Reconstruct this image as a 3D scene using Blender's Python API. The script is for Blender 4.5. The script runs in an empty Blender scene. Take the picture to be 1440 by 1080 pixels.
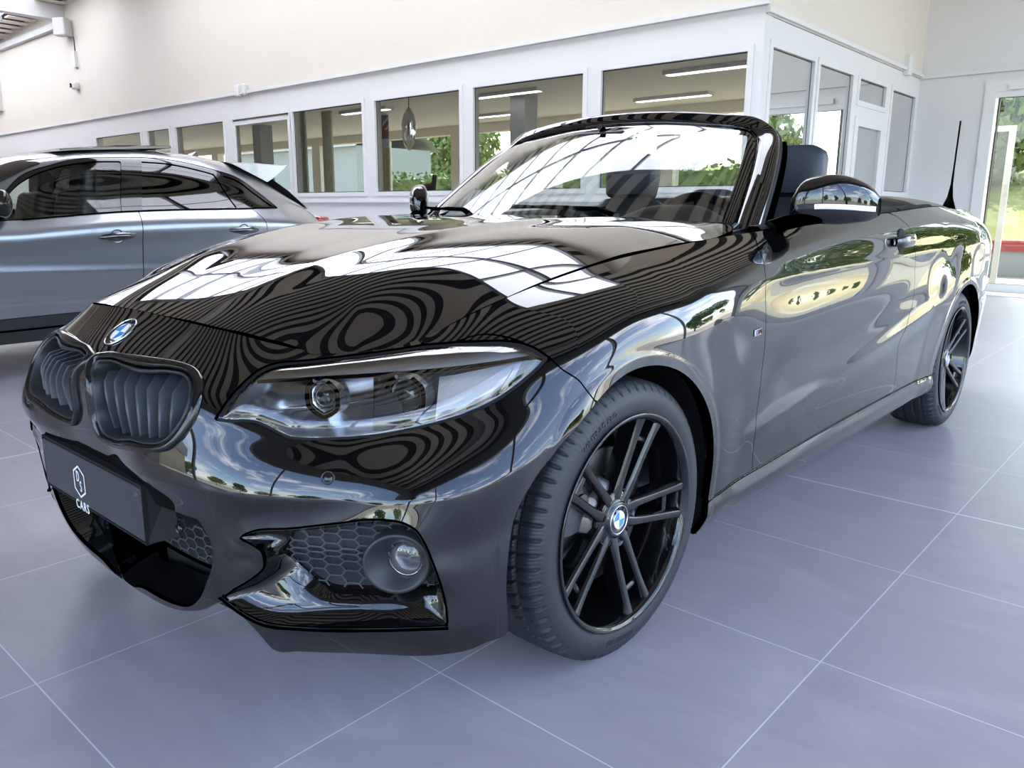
import bpy, math
import numpy as np
from mathutils import Vector, Matrix

# ---------------------------------------------------------------- camera (metres, x = car forward, y = car's left, z = up)
CAM_POS = np.array([1.3993, 1.7762, 0.988])
CAM_YAW, CAM_PITCH, CAM_ROLL, CAM_F = 3.8702, -0.2152, 0.0059, 1120.37

def cam_axes():
    f = np.array([math.cos(CAM_YAW)*math.cos(CAM_PITCH), math.sin(CAM_YAW)*math.cos(CAM_PITCH), math.sin(CAM_PITCH)])
    r = np.cross(f, [0, 0, 1]); r /= np.linalg.norm(r); u = np.cross(r, f)
    c, s = math.cos(CAM_ROLL), math.sin(CAM_ROLL)
    return c*r+s*u, -s*r+c*u, f
RX, RU, RF = cam_axes()
def proj(P):
    q = np.asarray(P, float)-CAM_POS
    d = q@RF
    return np.stack([720+CAM_F*(q@RX)/d, 540-CAM_F*(q@RU)/d], -1)
def ray(u, v):
    return RF+RX*(u-720)/CAM_F-RU*(v-540)/CAM_F
def at(u, v, **k):
    """the point seen at photo position (u, v) whose x, y or z is known"""
    d = ray(u, v); (a, val), = k.items(); i = 'xyz'.index(a)
    return CAM_POS+(val-CAM_POS[i])/d[i]*d

# ---------------------------------------------------------------- objects and tags
COL = bpy.context.scene.collection
def tag(o, label=None, cat=None, group=None, kind=None):
    if label: o['label'] = label
    if cat: o['category'] = cat
    if group: o['group'] = group
    if kind: o['kind'] = kind
    return o
def thing(name, label, cat, loc=(0, 0, 0), rz=0.0, group=None):
    o = bpy.data.objects.new(name, None); COL.objects.link(o)
    o.empty_display_size = .1
    o.location = loc; o.rotation_euler = (0, 0, rz)
    return tag(o, label, cat, group)

class MB:
    """collects shapes for one mesh"""
    def __init__(s): s.v = []; s.f = []; s.n = []; s.sm = []; s.mi = []; s.cm = 0; s.xf = None
    def add(s, verts, faces, normals=None, smooth=True):
        b = len(s.v)
        verts = [tuple(map(float, p)) for p in verts]
        if s.xf is not None: verts = [tuple(s.xf@Vector(p)) for p in verts]
        s.v += verts
        if normals is None: normals = [(0, 0, 0)]*len(verts)
        elif s.xf is not None:
            m3 = s.xf.to_3x3().inverted().transposed(); normals = [tuple((m3@Vector(q)).normalized()) for q in normals]
        s.n += [tuple(map(float, q)) for q in normals]
        for f in faces: s.f.append([i+b for i in f]); s.sm.append(smooth); s.mi.append(s.cm)
        return s
    def mirrored(s):
        m = MB(); m.v = [(x, -y, z) for x, y, z in s.v]; m.n = [(x, -y, z) for x, y, z in s.n]
        m.f = [f[::-1] for f in s.f]; m.sm = list(s.sm); m.mi = list(s.mi); return m
    def join(s, o):
        b = len(s.v); s.v += o.v; s.n += o.n; s.f += [[i+b for i in f] for f in o.f]; s.sm += o.sm; s.mi += o.mi; return s
    def box(s, x0, y0, z0, x1, y1, z1, bev=0.0):
        if bev > 0: return s.rbox(((x0+x1)/2, (y0+y1)/2, (z0+z1)/2), (abs(x1-x0), abs(y1-y0), abs(z1-z0)), bev)
        x0, x1 = sorted((x0, x1)); y0, y1 = sorted((y0, y1)); z0, z1 = sorted((z0, z1))
        v = [(x, y, z) for z in (z0, z1) for y in (y0, y1) for x in (x0, x1)]
        return s.add(v, [(0, 2, 3, 1), (4, 5, 7, 6), (0, 1, 5, 4), (2, 6, 7, 3), (0, 4, 6, 2), (1, 3, 7, 5)], smooth=False)
    def rbox(s, c, d, r, seg=3, M=None):
        """rounded box: superquadric-like corners of radius r"""
        r = min(r, min(d)*.499)
        n = 2*(seg+1)
        def prof():
            a = []
            for k in range(seg+1): a.append((-1, math.radians(90*k/seg)))
            for k in range(seg+1): a.append((1, math.radians(90*k/seg)))
            return a
        import itertools
        # build by cube-sphere mapping
        t = [-1+ i*2/ (2*seg+1) for i in range(2*seg+2)]
        vid = {}; V = []; N = []; F = []
        def cs(i):  # i in 0..2seg+1 -> angle coordinate
            if i <= seg: return -1, math.tan(math.radians(45*(1-i/seg))) if seg else 0
            return 1, math.tan(math.radians(45*((i-seg-1)/seg)))
        def vert(ax, sg, i, j):
            si, a = cs(i); sj, b = cs(j)
            p = [0, 0, 0]; p[ax] = sg; p[(ax+1) % 3] = si*a; p[(ax+2) % 3] = sj*b
            q = Vector(p).normalized()
            core = [0, 0, 0]; core[ax] = sg; core[(ax+1) % 3] = si; core[(ax+2) % 3] = sj
            P = Vector([core[k]*(d[k]/2-r)+q[k]*r for k in range(3)])
            key = tuple(round(x, 6) for x in P)
            if key not in vid:
                vid[key] = len(V); V.append(P); N.append(q)
            return vid[key]
        m = 2*seg+2
        for ax in range(3):
            for sg in (-1, 1):
                for i in range(m-1):
                    for j in range(m-1):
                        f = [vert(ax, sg, i, j), vert(ax, sg, i+1, j), vert(ax, sg, i+1, j+1), vert(ax, sg, i, j+1)]
                        if sg < 0: f = f[::-1]
                        if len(set(f)) >= 3:
                            g = []
                            for a in f:
                                if a not in g: g.append(a)
                            F.append(g)
        if M is None: M = Matrix.Identity(3)
        V = [M@p+Vector(c) for p in V]; N = [M@q for q in N]
        return s.add(V, F, N)
    def tube(s, path, rad, seg=12, closed=False, cap=True, squash=None, up=None):
        P = [Vector(p) for p in path]; n = len(P)
        R = rad if hasattr(rad, '__len__') else [rad]*n
        V = []; F = []; N = []
        pu = None
        for i in range(n):
            t = (P[(i+1) % n]-P[i-1]) if closed else (P[min(i+1, n-1)]-P[max(i-1, 0)])
            t.normalize()
            if pu is None:
                a = Vector(up) if up else (Vector((0, 0, 1)) if abs(t.z) < .9 else Vector((1, 0, 0)))
            else: a = pu
            b = t.cross(a).normalized(); a2 = b.cross(t).normalized(); pu = a2
            r = R[i]
            sx, sy = squash if squash else (1, 1)
            for k in range(seg):
                th = 2*math.pi*k/seg
                off = b*math.cos(th)*sx+a2*math.sin(th)*sy
                V.append(P[i]+off*r); N.append((b*math.cos(th)*sy+a2*math.sin(th)*sx).normalized())
        m = n if closed else n-1
        for i in range(m):
            for k in range(seg):
                a, b = i*seg+k, i*seg+(k+1) % seg
                c, d = ((i+1) % n)*seg+(k+1) % seg, ((i+1) % n)*seg+k
                F.append((a, b, c, d))
        s.add(V, F, N)
        if cap and not closed:
            s.add(V[:seg], [list(range(seg))[::-1]], smooth=False); s.add(V[-seg:], [list(range(seg))], smooth=False)
        return s
    def lathe(s, prof, seg=64, M=None, closed=False):
        """prof: list of (r, h): revolved about local z"""
        V = []; F = []; n = len(prof)
        for k in range(seg):
            th = 2*math.pi*k/seg; c, si = math.cos(th), math.sin(th)
            for r, h in prof: V.append(Vector((r*c, r*si, h)))
        for k in range(seg):
            k2 = (k+1) % seg
            for i in range(n if closed else n-1):
                j = (i+1) % n
                F.append((k*n+i, k2*n+i, k2*n+j, k*n+j))
        if M is not None: V = [M@p for p in V]
        return s.add(V, F)
    def prism(s, poly, h0, h1, M=None, smooth=False):
        n = len(poly)
        V = [Vector((x, y, h0)) for x, y in poly]+[Vector((x, y, h1)) for x, y in poly]
        if M is not None: V = [M@p for p in V]
        s.add(V, [list(range(n))[::-1], list(range(n, 2*n))], smooth=False)
        s.add(V, [(i, (i+1) % n, n+(i+1) % n, n+i) for i in range(n)], smooth=smooth)
        return s
    def grid(s, G, flip=False, normals=None, smooth=True, closed_u=False, closed_v=False):
        G = np.asarray(G); nu, nv = G.shape[:2]
        F = []
        for i in range(nu if closed_u else nu-1):
            i2 = (i+1) % nu
            for j in range(nv if closed_v else nv-1):
                j2 = (j+1) % nv
                f = (i*nv+j, i2*nv+j, i2*nv+j2, i*nv+j2)
                F.append(f[::-1] if flip else f)
        return s.add(G.reshape(-1, 3), F, None if normals is None else np.asarray(normals).reshape(-1, 3), smooth=smooth)
    def build(s, name, mat, parent=None, label=None):
        me = bpy.data.meshes.new(name)
        me.from_pydata(s.v, [], s.f)
        me.polygons.foreach_set('use_smooth', s.sm)
        mats = mat if isinstance(mat, (list, tuple)) else [mat]
        for m in mats: me.materials.append(m)
        if len(mats) > 1: me.polygons.foreach_set('material_index', s.mi)
        me.update()
        if any(q != (0, 0, 0) for q in s.n):
            if not hasattr(me, 'use_auto_smooth') or True:
                me.normals_split_custom_set_from_vertices(s.n)
        o = bpy.data.objects.new(name, me); COL.objects.link(o)
        if parent is not None: o.parent = parent
        if label: o['label'] = label
        return o

def copy_tree(o, parent=None):
    c = o.copy(); COL.objects.link(c)
    if parent is not None: c.parent = parent
    for ch in o.children: copy_tree(ch, c)
    return c

# ---------------------------------------------------------------- splines
def cspline(t, Y, q):
    """natural cubic spline through Y (n, ...) at t, evaluated at q"""
    t = np.asarray(t, float); Y = np.asarray(Y, float); q = np.asarray(q, float); n = len(t)
    sh = Y.shape[1:]; Yf = Y.reshape(n, -1); h = np.diff(t)
    A = np.zeros((n, n)); B = np.zeros((n, Yf.shape[1])); A[0, 0] = A[-1, -1] = 1
    for i in range(1, n-1):
        A[i, i-1], A[i, i], A[i, i+1] = h[i-1], 2*(h[i-1]+h[i]), h[i]
        B[i] = 6*((Yf[i+1]-Yf[i])/h[i]-(Yf[i]-Yf[i-1])/h[i-1])
    M = np.linalg.solve(A, B)
    k = np.clip(np.searchsorted(t, q, side='right')-1, 0, n-2); hk = h[k][:, None]
    a = (t[k+1]-q)[:, None]; b = (q-t[k])[:, None]
    r = M[k]*a**3/(6*hk)+M[k+1]*b**3/(6*hk)+(Yf[k]/hk-M[k]*hk/6)*a+(Yf[k+1]/hk-M[k+1]*hk/6)*b
    return r.reshape((len(q),)+sh)
def pchip(t, y, q):
    """monotone cubic through (t, y)"""
    t = np.asarray(t, float); y = np.asarray(y, float); q = np.asarray(q, float)
    h = np.diff(t); d = np.diff(y)/h; m = np.zeros(len(t))
    for i in range(1, len(t)-1):
        if d[i-1]*d[i] > 0:
            w1, w2 = 2*h[i]+h[i-1], h[i]+2*h[i-1]; m[i] = (w1+w2)/(w1/d[i-1]+w2/d[i])
    m[0], m[-1] = d[0], d[-1]
    k = np.clip(np.searchsorted(t, q, side='right')-1, 0, len(t)-2)
    s = (q-t[k])/h[k]
    return (2*s**3-3*s**2+1)*y[k]+(s**3-2*s**2+s)*h[k]*m[k]+(-2*s**3+3*s**2)*y[k+1]+(s**3-s**2)*h[k]*m[k+1]
def smooth_poly(pts, n=8, closed=True):
    """Catmull-Rom through pts; a point given as (x, y, 1) stays a corner"""
    P = [np.array(p[:2], float) for p in pts]; C = [len(p) > 2 for p in pts]; N = len(P); out = []
    for i in range(N if closed else N-1):
        j = (i+1) % N
        p1, p2 = P[i], P[j]
        p0 = P[i-1] if (closed or i > 0) and not C[i] else 2*p1-p2
        p3 = P[(j+1) % N] if (closed or j < N-1) and not C[j] else 2*p2-p1
        # centripetal-ish tangents
        d1 = max(np.linalg.norm(p2-p1), 1e-9); d0 = max(np.linalg.norm(p1-p0), 1e-9); d2 = max(np.linalg.norm(p3-p2), 1e-9)
        m1 = d1*((p1-p0)/d0*d1+(p2-p1)/d1*d0)/(d0+d1); m2 = d1*((p2-p1)/d1*d2+(p3-p2)/d2*d1)/(d1+d2)
        for k in range(n):
            s = k/n
            out.append((2*s**3-3*s**2+1)*p1+(s**3-2*s**2+s)*m1+(-2*s**3+3*s**2)*p2+(s**3-s**2)*m2)
    if not closed: out.append(P[-1])
    return np.array(out)
def sstep(a, b, x):
    s = np.clip((np.asarray(x, float)-a)/(b-a), 0, 1); return s*s*(3-2*s)
def sdf_poly(X, Y, poly):
    """signed distance (negative inside) of a closed polygon at points X, Y"""
    sh = X.shape; x = X.ravel(); y = Y.ravel(); d = np.full(x.shape, 1e9)
    poly = np.asarray(poly)
    inside = np.zeros(x.shape, bool); m = len(poly)
    for i in range(m):
        ax, ay = poly[i]; bx, by = poly[(i+1) % m]
        ex, ey = bx-ax, by-ay; L = ex*ex+ey*ey+1e-18
        t = np.clip(((x-ax)*ex+(y-ay)*ey)/L, 0, 1)
        d = np.minimum(d, (x-ax-t*ex)**2+(y-ay-t*ey)**2)
        c = ((ay > y) != (by > y))
        if c.any():
            xi = ax+(y-ay)*ex/(ey if abs(ey) > 1e-15 else 1e-15)
            inside ^= c & (x < xi)
    d = np.sqrt(d); return np.where(inside, -d, d).reshape(sh)
def dist_line(X, Y, line):
    """distance to an open polyline"""
    d = np.full(X.shape, 1e9)
    for (ax, ay), (bx, by) in zip(line[:-1], line[1:]):
        ex, ey = bx-ax, by-ay
        t = np.clip(((X-ax)*ex+(Y-ay)*ey)/(ex*ex+ey*ey+1e-18), 0, 1)
        d = np.minimum(d, (X-ax-t*ex)**2+(Y-ay-t*ey)**2)
    return np.sqrt(d)
def offset_poly(poly, d):
    """move a closed polygon outward (d > 0) by d"""
    P = np.asarray(poly, float); a = np.roll(P, 1, 0); b = np.roll(P, -1, 0)
    area = .5*np.sum(P[:, 0]*b[:, 1]-b[:, 0]*P[:, 1]); sg = 1 if area > 0 else -1
    e1 = P-a; e2 = b-P
    n1 = np.stack([e1[:, 1], -e1[:, 0]], 1); n1 /= np.linalg.norm(n1, axis=1)[:, None]+1e-12
    n2 = np.stack([e2[:, 1], -e2[:, 0]], 1); n2 /= np.linalg.norm(n2, axis=1)[:, None]+1e-12
    n = n1+n2; n /= np.maximum((n*n).sum(1), .5)[:, None]/2
    return P+sg*d*n

# ---------------------------------------------------------------- surfaces that panels are cut from
class Surf:
    """grid of points over (u, v); u and v are roughly metres"""
    def __init__(s, u, v, P, flip=False):
        s.u = np.asarray(u, float); s.v = np.asarray(v, float); s.P = P; s.flip = flip
        s.U, s.V = np.meshgrid(s.u, s.v, indexing='ij'); s.normals()
    def normals(s):
        du = np.gradient(s.P, axis=0); dv = np.gradient(s.P, axis=1)
        N = np.cross(du, dv); N /= np.linalg.norm(N, axis=2)[..., None]+1e-12
        s.N = -N if s.flip else N
        if np.abs(s.P[0, :, 1]).max() < 1e-6 and np.abs(s.P[1, :, 1]).max() < .05: s.N[0, :, 1] = 0; s.N[0] /= np.linalg.norm(s.N[0], axis=1)[:, None]+1e-12
    def _cell(s, u, v):
        u = np.clip(u, s.u[0], s.u[-1]); v = np.clip(v, s.v[0], s.v[-1])
        i = np.clip(np.searchsorted(s.u, u, side='right')-1, 0, len(s.u)-2); j = np.clip(np.searchsorted(s.v, v, side='right')-1, 0, len(s.v)-2)
        a = (u-s.u[i])/(s.u[i+1]-s.u[i]); b = (v-s.v[j])/(s.v[j+1]-s.v[j])
        return i, j, a[..., None], b[..., None]
    def _ev(s, A, u, v):
        i, j, a, b = s._cell(np.asarray(u, float), np.asarray(v, float))
        return A[i, j]*(1-a)*(1-b)+A[i+1, j]*a*(1-b)+A[i, j+1]*(1-a)*b+A[i+1, j+1]*a*b
    def at(s, u, v): return s._ev(s.P, u, v)
    def nrm(s, u, v):
        n = s._ev(s.N, u, v); return n/(np.linalg.norm(n, axis=-1)[..., None]+1e-12)
    def pix(s, pts):
        """(u, v) of the points of the surface seen at photo positions"""
        if not hasattr(s, 'uvp'):
            s.uvp = proj(s.P); s.dep = (s.P-CAM_POS)@RF
            s.front = ((CAM_POS-s.P)*s.N).sum(2) > -0.0
        out = []
        for p in pts:
            d = np.hypot(s.uvp[..., 0]-p[0], s.uvp[..., 1]-p[1])+np.where(s.front, 0, 60)
            k = np.unravel_index(np.argmin(d), d.shape)
            u, v = s.u[k[0]], s.v[k[1]]
            for _ in range(8):
                e = 2e-3
                p0 = proj(s.at(u, v)); pu = (proj(s.at(u+e, v))-proj(s.at(u-e, v)))/(2*e); pv = (proj(s.at(u, v+e))-proj(s.at(u, v-e)))/(2*e)
                J = np.stack([pu, pv], 1); r = np.array(p[:2])-p0
                try: st = np.linalg.solve(J.T@J+np.eye(2)*1e1, J.T@r)
                except Exception: break
                L = np.linalg.norm(st)
                if L > .03: st *= .03/L
                u = float(np.clip(u+st[0], s.u[0], s.u[-1])); v = float(np.clip(v+st[1], s.v[0], s.v[-1]))
            out.append((u, v)+tuple(p[2:]))
        return out
    def deep(s, p, off):
        """the point seen at photo position p, off metres behind the surface"""
        (u, v), = s.pix([p[:2]]); P = s.at(u, v); d = P-CAM_POS; d = d/np.linalg.norm(d); n = s.nrm(u, v)
        return P+d*(off/max(-(d@n), .25))
    def cut(s, sd, lip=.012, lipdir=None, off=0.0, mb=None, skip=None):
        """mesh of the part of the surface where sd < 0, its cut edge turned inward by lip"""
        mb = mb or MB(); nu, nv = sd.shape
        P = s.P+s.N*off if off else s.P
        ins = sd < 0
        cellany = ins[:-1, :-1] | ins[1:, :-1] | ins[:-1, 1:] | ins[1:, 1:]
        cellall = ins[:-1, :-1] & ins[1:, :-1] & ins[:-1, 1:] & ins[1:, 1:]
        idx = -np.ones((nu, nv), int); keep = ins
        idx[keep] = np.arange(keep.sum())
        V = list(map(tuple, P[keep])); N = list(map(tuple, s.N[keep])); F = []
        ii, jj = np.nonzero(cellall)
        quads = np.stack([idx[ii, jj], idx[ii+1, jj], idx[ii+1, jj+1], idx[ii, jj+1]], 1)
        if s.flip: quads = quads[:, ::-1]
        F = quads.tolist()
        ed = {}; segs = []
        def cross(a, b):
            k = (a, b) if a < b else (b, a)
            if k not in ed:
                a, b = k; t = sd[a]/(sd[a]-sd[b]); t = min(max(t, .001), .999)
                p = P[a]*(1-t)+P[b]*t; n = s.N[a]*(1-t)+s.N[b]*t
                V.append(tuple(p)); N.append(tuple(n/(np.linalg.norm(n)+1e-12))); ed[k] = len(V)-1
            return ed[k]
        for i, j in zip(*np.nonzero(cellany & ~cellall)):
            c = [(i, j), (i+1, j), (i+1, j+1), (i, j+1)]
            poly = []; cr = []
            for k in range(4):
                a, b = c[k], c[(k+1) % 4]
                if ins[a]: poly.append(idx[a])
                if ins[a] != ins[b]:
                    x = cross(a, b); poly.append(x); cr.append((x, ins[a]))
            if len(poly) >= 3: F.append(poly[::-1] if s.flip else poly)
            if len(cr) == 2:
                (x1, in1), (x2, in2) = cr
                segs.append((x1, x2) if in1 else (x2, x1))
        mb.add(V, F, N)
        if lip:
            LV = []; LN = []; lid = {}; LF = []
            acc = {}
            for a, b in segs:
                pa, pb = np.array(V[a]), np.array(V[b]); t = pb-pa
                for k in (a, b): acc[k] = acc.get(k, 0)+t
            for k, t in acc.items():
                n = np.array(N[k]); d = -n if lipdir is None else np.asarray(lipdir, float)
                if lipdir is not None and callable(lipdir): d = lipdir(np.array(V[k]), n)
                p = np.array(V[k]); w = np.cross(t, n); w = w/(np.linalg.norm(w)+1e-12)
                if s.flip: w = -w
                lid[k] = len(LV)
                r = min(.0016, lip*.3)     # small rounded edge
                LV += [p, p+d*r*.9+w*r*.25, p+d*lip]; LN += [n, (n+w)/1.414, w]
            for a, b in segs:
                A, B = lid[a], lid[b]
                for q in range(2):
                    f = [A+q, A+q+1, B+q+1, B+q]
                    LF.append(f if s.flip else f[::-1])
            mb.add(LV, LF, LN)
        return mb
def text_mesh(txt, size, depth=.0008, bold=0.0, spacing=1.0):
    cu = bpy.data.curves.new('lettering', 'FONT'); cu.body = txt; cu.size = size; cu.extrude = depth; cu.offset = bold; cu.space_character = spacing; cu.align_x = 'CENTER'; cu.resolution_u = 3
    o = bpy.data.objects.new('lettering', cu); COL.objects.link(o); bpy.context.view_layer.update()
    me = o.to_mesh(); v = [tuple(p.co) for p in me.vertices]; f = [list(p.vertices) for p in me.polygons]; o.to_mesh_clear()
    bpy.data.objects.remove(o); bpy.data.curves.remove(cu); return v, f
# ---------------------------------------------------------------- materials
def mat(name, col=(.5, .5, .5), rough=.5, metal=0.0, ior=1.5, coat=0.0, coat_rough=.03, spec=.5, emit=None, estr=0.0, sheen=0.0, aniso=0.0):
    m = bpy.data.materials.new(name); m.use_nodes = True
    b = m.node_tree.nodes['Principled BSDF']
    b.inputs['Base Color'].default_value = (*col, 1); b.inputs['Roughness'].default_value = rough; b.inputs['Metallic'].default_value = metal
    b.inputs['IOR'].default_value = ior; b.inputs['Coat Weight'].default_value = coat; b.inputs['Coat Roughness'].default_value = coat_rough
    b.inputs['Specular IOR Level'].default_value = spec; b.inputs['Sheen Weight'].default_value = sheen
    if emit: b.inputs['Emission Color'].default_value = (*emit, 1); b.inputs['Emission Strength'].default_value = estr
    return m
class NT:
    """short-hand for building a node tree"""
    def __init__(s, m): s.t = m.node_tree; s.b = s.t.nodes.get('Principled BSDF')
    def n(s, typ, **k):
        o = s.t.nodes.new(typ)
        for a, v in k.items():
            if a.startswith('i_'): o.inputs[a[2:].replace('_', ' ')].default_value = v
            else: setattr(o, a, v)
        return o
    def l(s, a, b): s.t.links.new(a, b)
    def ramp(s, fac, stops, interp='LINEAR'):
        r = s.n('ShaderNodeValToRGB'); r.color_ramp.interpolation = interp
        e = r.color_ramp.elements
        while len(e) < len(stops): e.new(.5)
        for q, (p, c) in zip(e, stops): q.position = p; q.color = (*c, 1) if len(c) == 3 else c
        s.l(fac, r.inputs['Fac']); return r.outputs['Color']
    def noise(s, scale, detail=4, rough=.5, vec=None, dist=0.0):
        o = s.n('ShaderNodeTexNoise'); o.inputs['Scale'].default_value = scale; o.inputs['Detail'].default_value = detail; o.inputs['Roughness'].default_value = rough; o.inputs['Distortion'].default_value = dist
        if vec is not None: s.l(vec, o.inputs['Vector'])
        return o.outputs['Fac']
    def coord(s, kind='Object'): return s.n('ShaderNodeTexCoord').outputs[kind]
    def mapping(s, vec, scale=(1, 1, 1), loc=(0, 0, 0), rot=(0, 0, 0)):
        o = s.n('ShaderNodeMapping'); o.inputs['Scale'].default_value = scale; o.inputs['Location'].default_value = loc; o.inputs['Rotation'].default_value = rot
        s.l(vec, o.inputs['Vector']); return o.outputs['Vector']
    def math(s, op, a, b=None, c=None):
        o = s.n('ShaderNodeMath', operation=op)
        for k, v in enumerate((a, b, c)):
            if v is None: continue
            if hasattr(v, 'links'): s.l(v, o.inputs[k])
            else: o.inputs[k].default_value = v
        return o.outputs[0]
    def mix(s, fac, a, b):
        o = s.n('ShaderNodeMix', data_type='RGBA')
        for k, v in ((0, fac), (6, a), (7, b)):
            if hasattr(v, 'links'): s.l(v, o.inputs[k])
            else: o.inputs[k].default_value = v if k == 0 else (*v, 1)
        return o.outputs[2]
    def bump(s, h, strength=.3, dist=.01):
        o = s.n('ShaderNodeBump'); o.inputs['Strength'].default_value = strength; o.inputs['Distance'].default_value = dist
        s.l(h, o.inputs['Height']); s.l(o.outputs[0], s.b.inputs['Normal'])
    def xyz(s, vec):
        o = s.n('ShaderNodeSeparateXYZ'); s.l(vec, o.inputs[0]); return o.outputs
def speckle(m, scale=300, amt=.15, bump=.0, bscale=400, bdist=.001):
    """slight uneven colour and grain"""
    t = NT(m); c = tuple(t.b.inputs['Base Color'].default_value)[:3]
    f = t.noise(scale, 3, .6, t.coord())
    t.l(t.mix(f, tuple(x*(1-amt) for x in c), tuple(min(1, x*(1+amt)) for x in c)), t.b.inputs['Base Color'])
    if bump: t.bump(t.noise(bscale, 2, .5, t.coord()), bump, bdist)
    return m
def thin_glass(name, tint=(1, 1, 1), ior=1.5, rough=0.0, refl=1.0):
    """a pane without thickness: Fresnel mirror over a tinted see-through"""
    m = bpy.data.materials.new(name); m.use_nodes = True; t = m.node_tree; t.nodes.clear()
    o = t.nodes.new('ShaderNodeOutputMaterial'); mx = t.nodes.new('ShaderNodeMixShader'); tr = t.nodes.new('ShaderNodeBsdfTransparent'); gl = t.nodes.new('ShaderNodeBsdfGlossy'); fr = t.nodes.new('ShaderNodeFresnel')
    tr.inputs['Color'].default_value = (*tint, 1); gl.inputs['Roughness'].default_value = rough; fr.inputs['IOR'].default_value = ior
    mu = t.nodes.new('ShaderNodeMath'); mu.operation = 'MULTIPLY'; mu.use_clamp = True; mu.inputs[1].default_value = refl
    t.links.new(fr.outputs[0], mu.inputs[0]); t.links.new(mu.outputs[0], mx.inputs[0]); t.links.new(tr.outputs[0], mx.inputs[1]); t.links.new(gl.outputs[0], mx.inputs[2]); t.links.new(mx.outputs[0], o.inputs[0])
    return m
M = {}
M['paint'] = mat('black_paint', (.0022, .0022, .0026), .02, 0, 1.5, coat=1.0, coat_rough=.012, spec=.1)
M['paint'].node_tree.nodes['Principled BSDF'].inputs['Coat IOR'].default_value = 1.64
M['gloss'] = mat('gloss_black', (.004, .004, .005), .05, 0, 1.55)
M['rimpaint'] = mat('wheel_gloss_black', (.003, .003, .004), .04, 0, 1.6)
M['plastic'] = speckle(mat('black_plastic', (.018, .020, .024), .45), 500, .25, .08, 900, .0006)
M['plastic_soft'] = speckle(mat('dark_grey_plastic', (.050, .056, .068), .42), 500, .2, .1, 900, .0006)
M['dark'] = mat('dark_void', (.004, .004, .005), .8)
M['seal'] = mat('rubber_seal', (.008, .008, .010), .55, spec=.2)
M['rubber'] = speckle(mat('tyre_rubber', (.018, .021, .027), .55), 260, .25, .12, 700, .0007)
M['chrome'] = mat('chrome', (.82, .83, .85), .06, 1.0)
M['satin'] = mat('satin_chrome', (.62, .64, .67), .22, 1.0)
M['steel'] = speckle(mat('brake_steel', (.16, .15, .15), .38, 1.0), 40, .35)
M['cast'] = speckle(mat('cast_grey', (.10, .10, .11), .5, .8), 60, .3)
M['glass'] = thin_glass('windscreen_glass', (.80, .86, .83), 1.52, refl=1.9)
M['lens'] = thin_glass('lamp_lens', (.97, .98, .99), 1.49, refl=2.4)
M['tint'] = thin_glass('tinted_glass', (.05, .055, .06), 1.55, refl=1.6)
M['sideglass'] = thin_glass('side_glass', (.78, .84, .80), 1.52, refl=1.4)
M['white'] = mat('white_enamel', (.86, .87, .88), .25, coat=.6)
M['blue'] = mat('blue_enamel', (.035, .24, .62), .25, coat=.6)
M['ltblue'] = mat('light_blue_enamel', (.10, .36, .72), .3, coat=.5)
M['dkblue'] = mat('dark_blue_enamel', (.02, .05, .22), .3, coat=.5)
M['red'] = mat('red_enamel', (.60, .03, .03), .3, coat=.5)
M['ledw'] = mat('light_guide_white', (.86, .89, .93), .18, coat=.8)
M['leather'] = speckle(mat('dark_leather', (.018, .022, .032), .42), 300, .2, .25, 420, .0012)
M['dash'] = speckle(mat('dashboard_black', (.020, .021, .024), .55), 300, .2, .2, 500, .001)
M['fabric_top'] = speckle(mat('soft_top_fabric', (.11, .09, .075), .85), 400, .3, .4, 800, .001)
M['plate'] = speckle(mat('plate_black', (.030, .032, .040), .38), 400, .15, .05, 900, .0004)
M['cover'] = mat('cover_satin', (.060, .053, .045), .22)
M['handle'] = mat('handle_black', (.005, .005, .006), .04, 0, 1.7, coat=1.0)
M['lightgrey'] = mat('light_grey_plastic', (.52, .52, .50), .5)
M['tubelight'] = mat('tube_light', (.9, .9, .9), .4, emit=(1, .98, .94), estr=1.8)
M['amber'] = mat('lamp_red', (.35, .012, .012), .08, coat=1.0)
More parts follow.
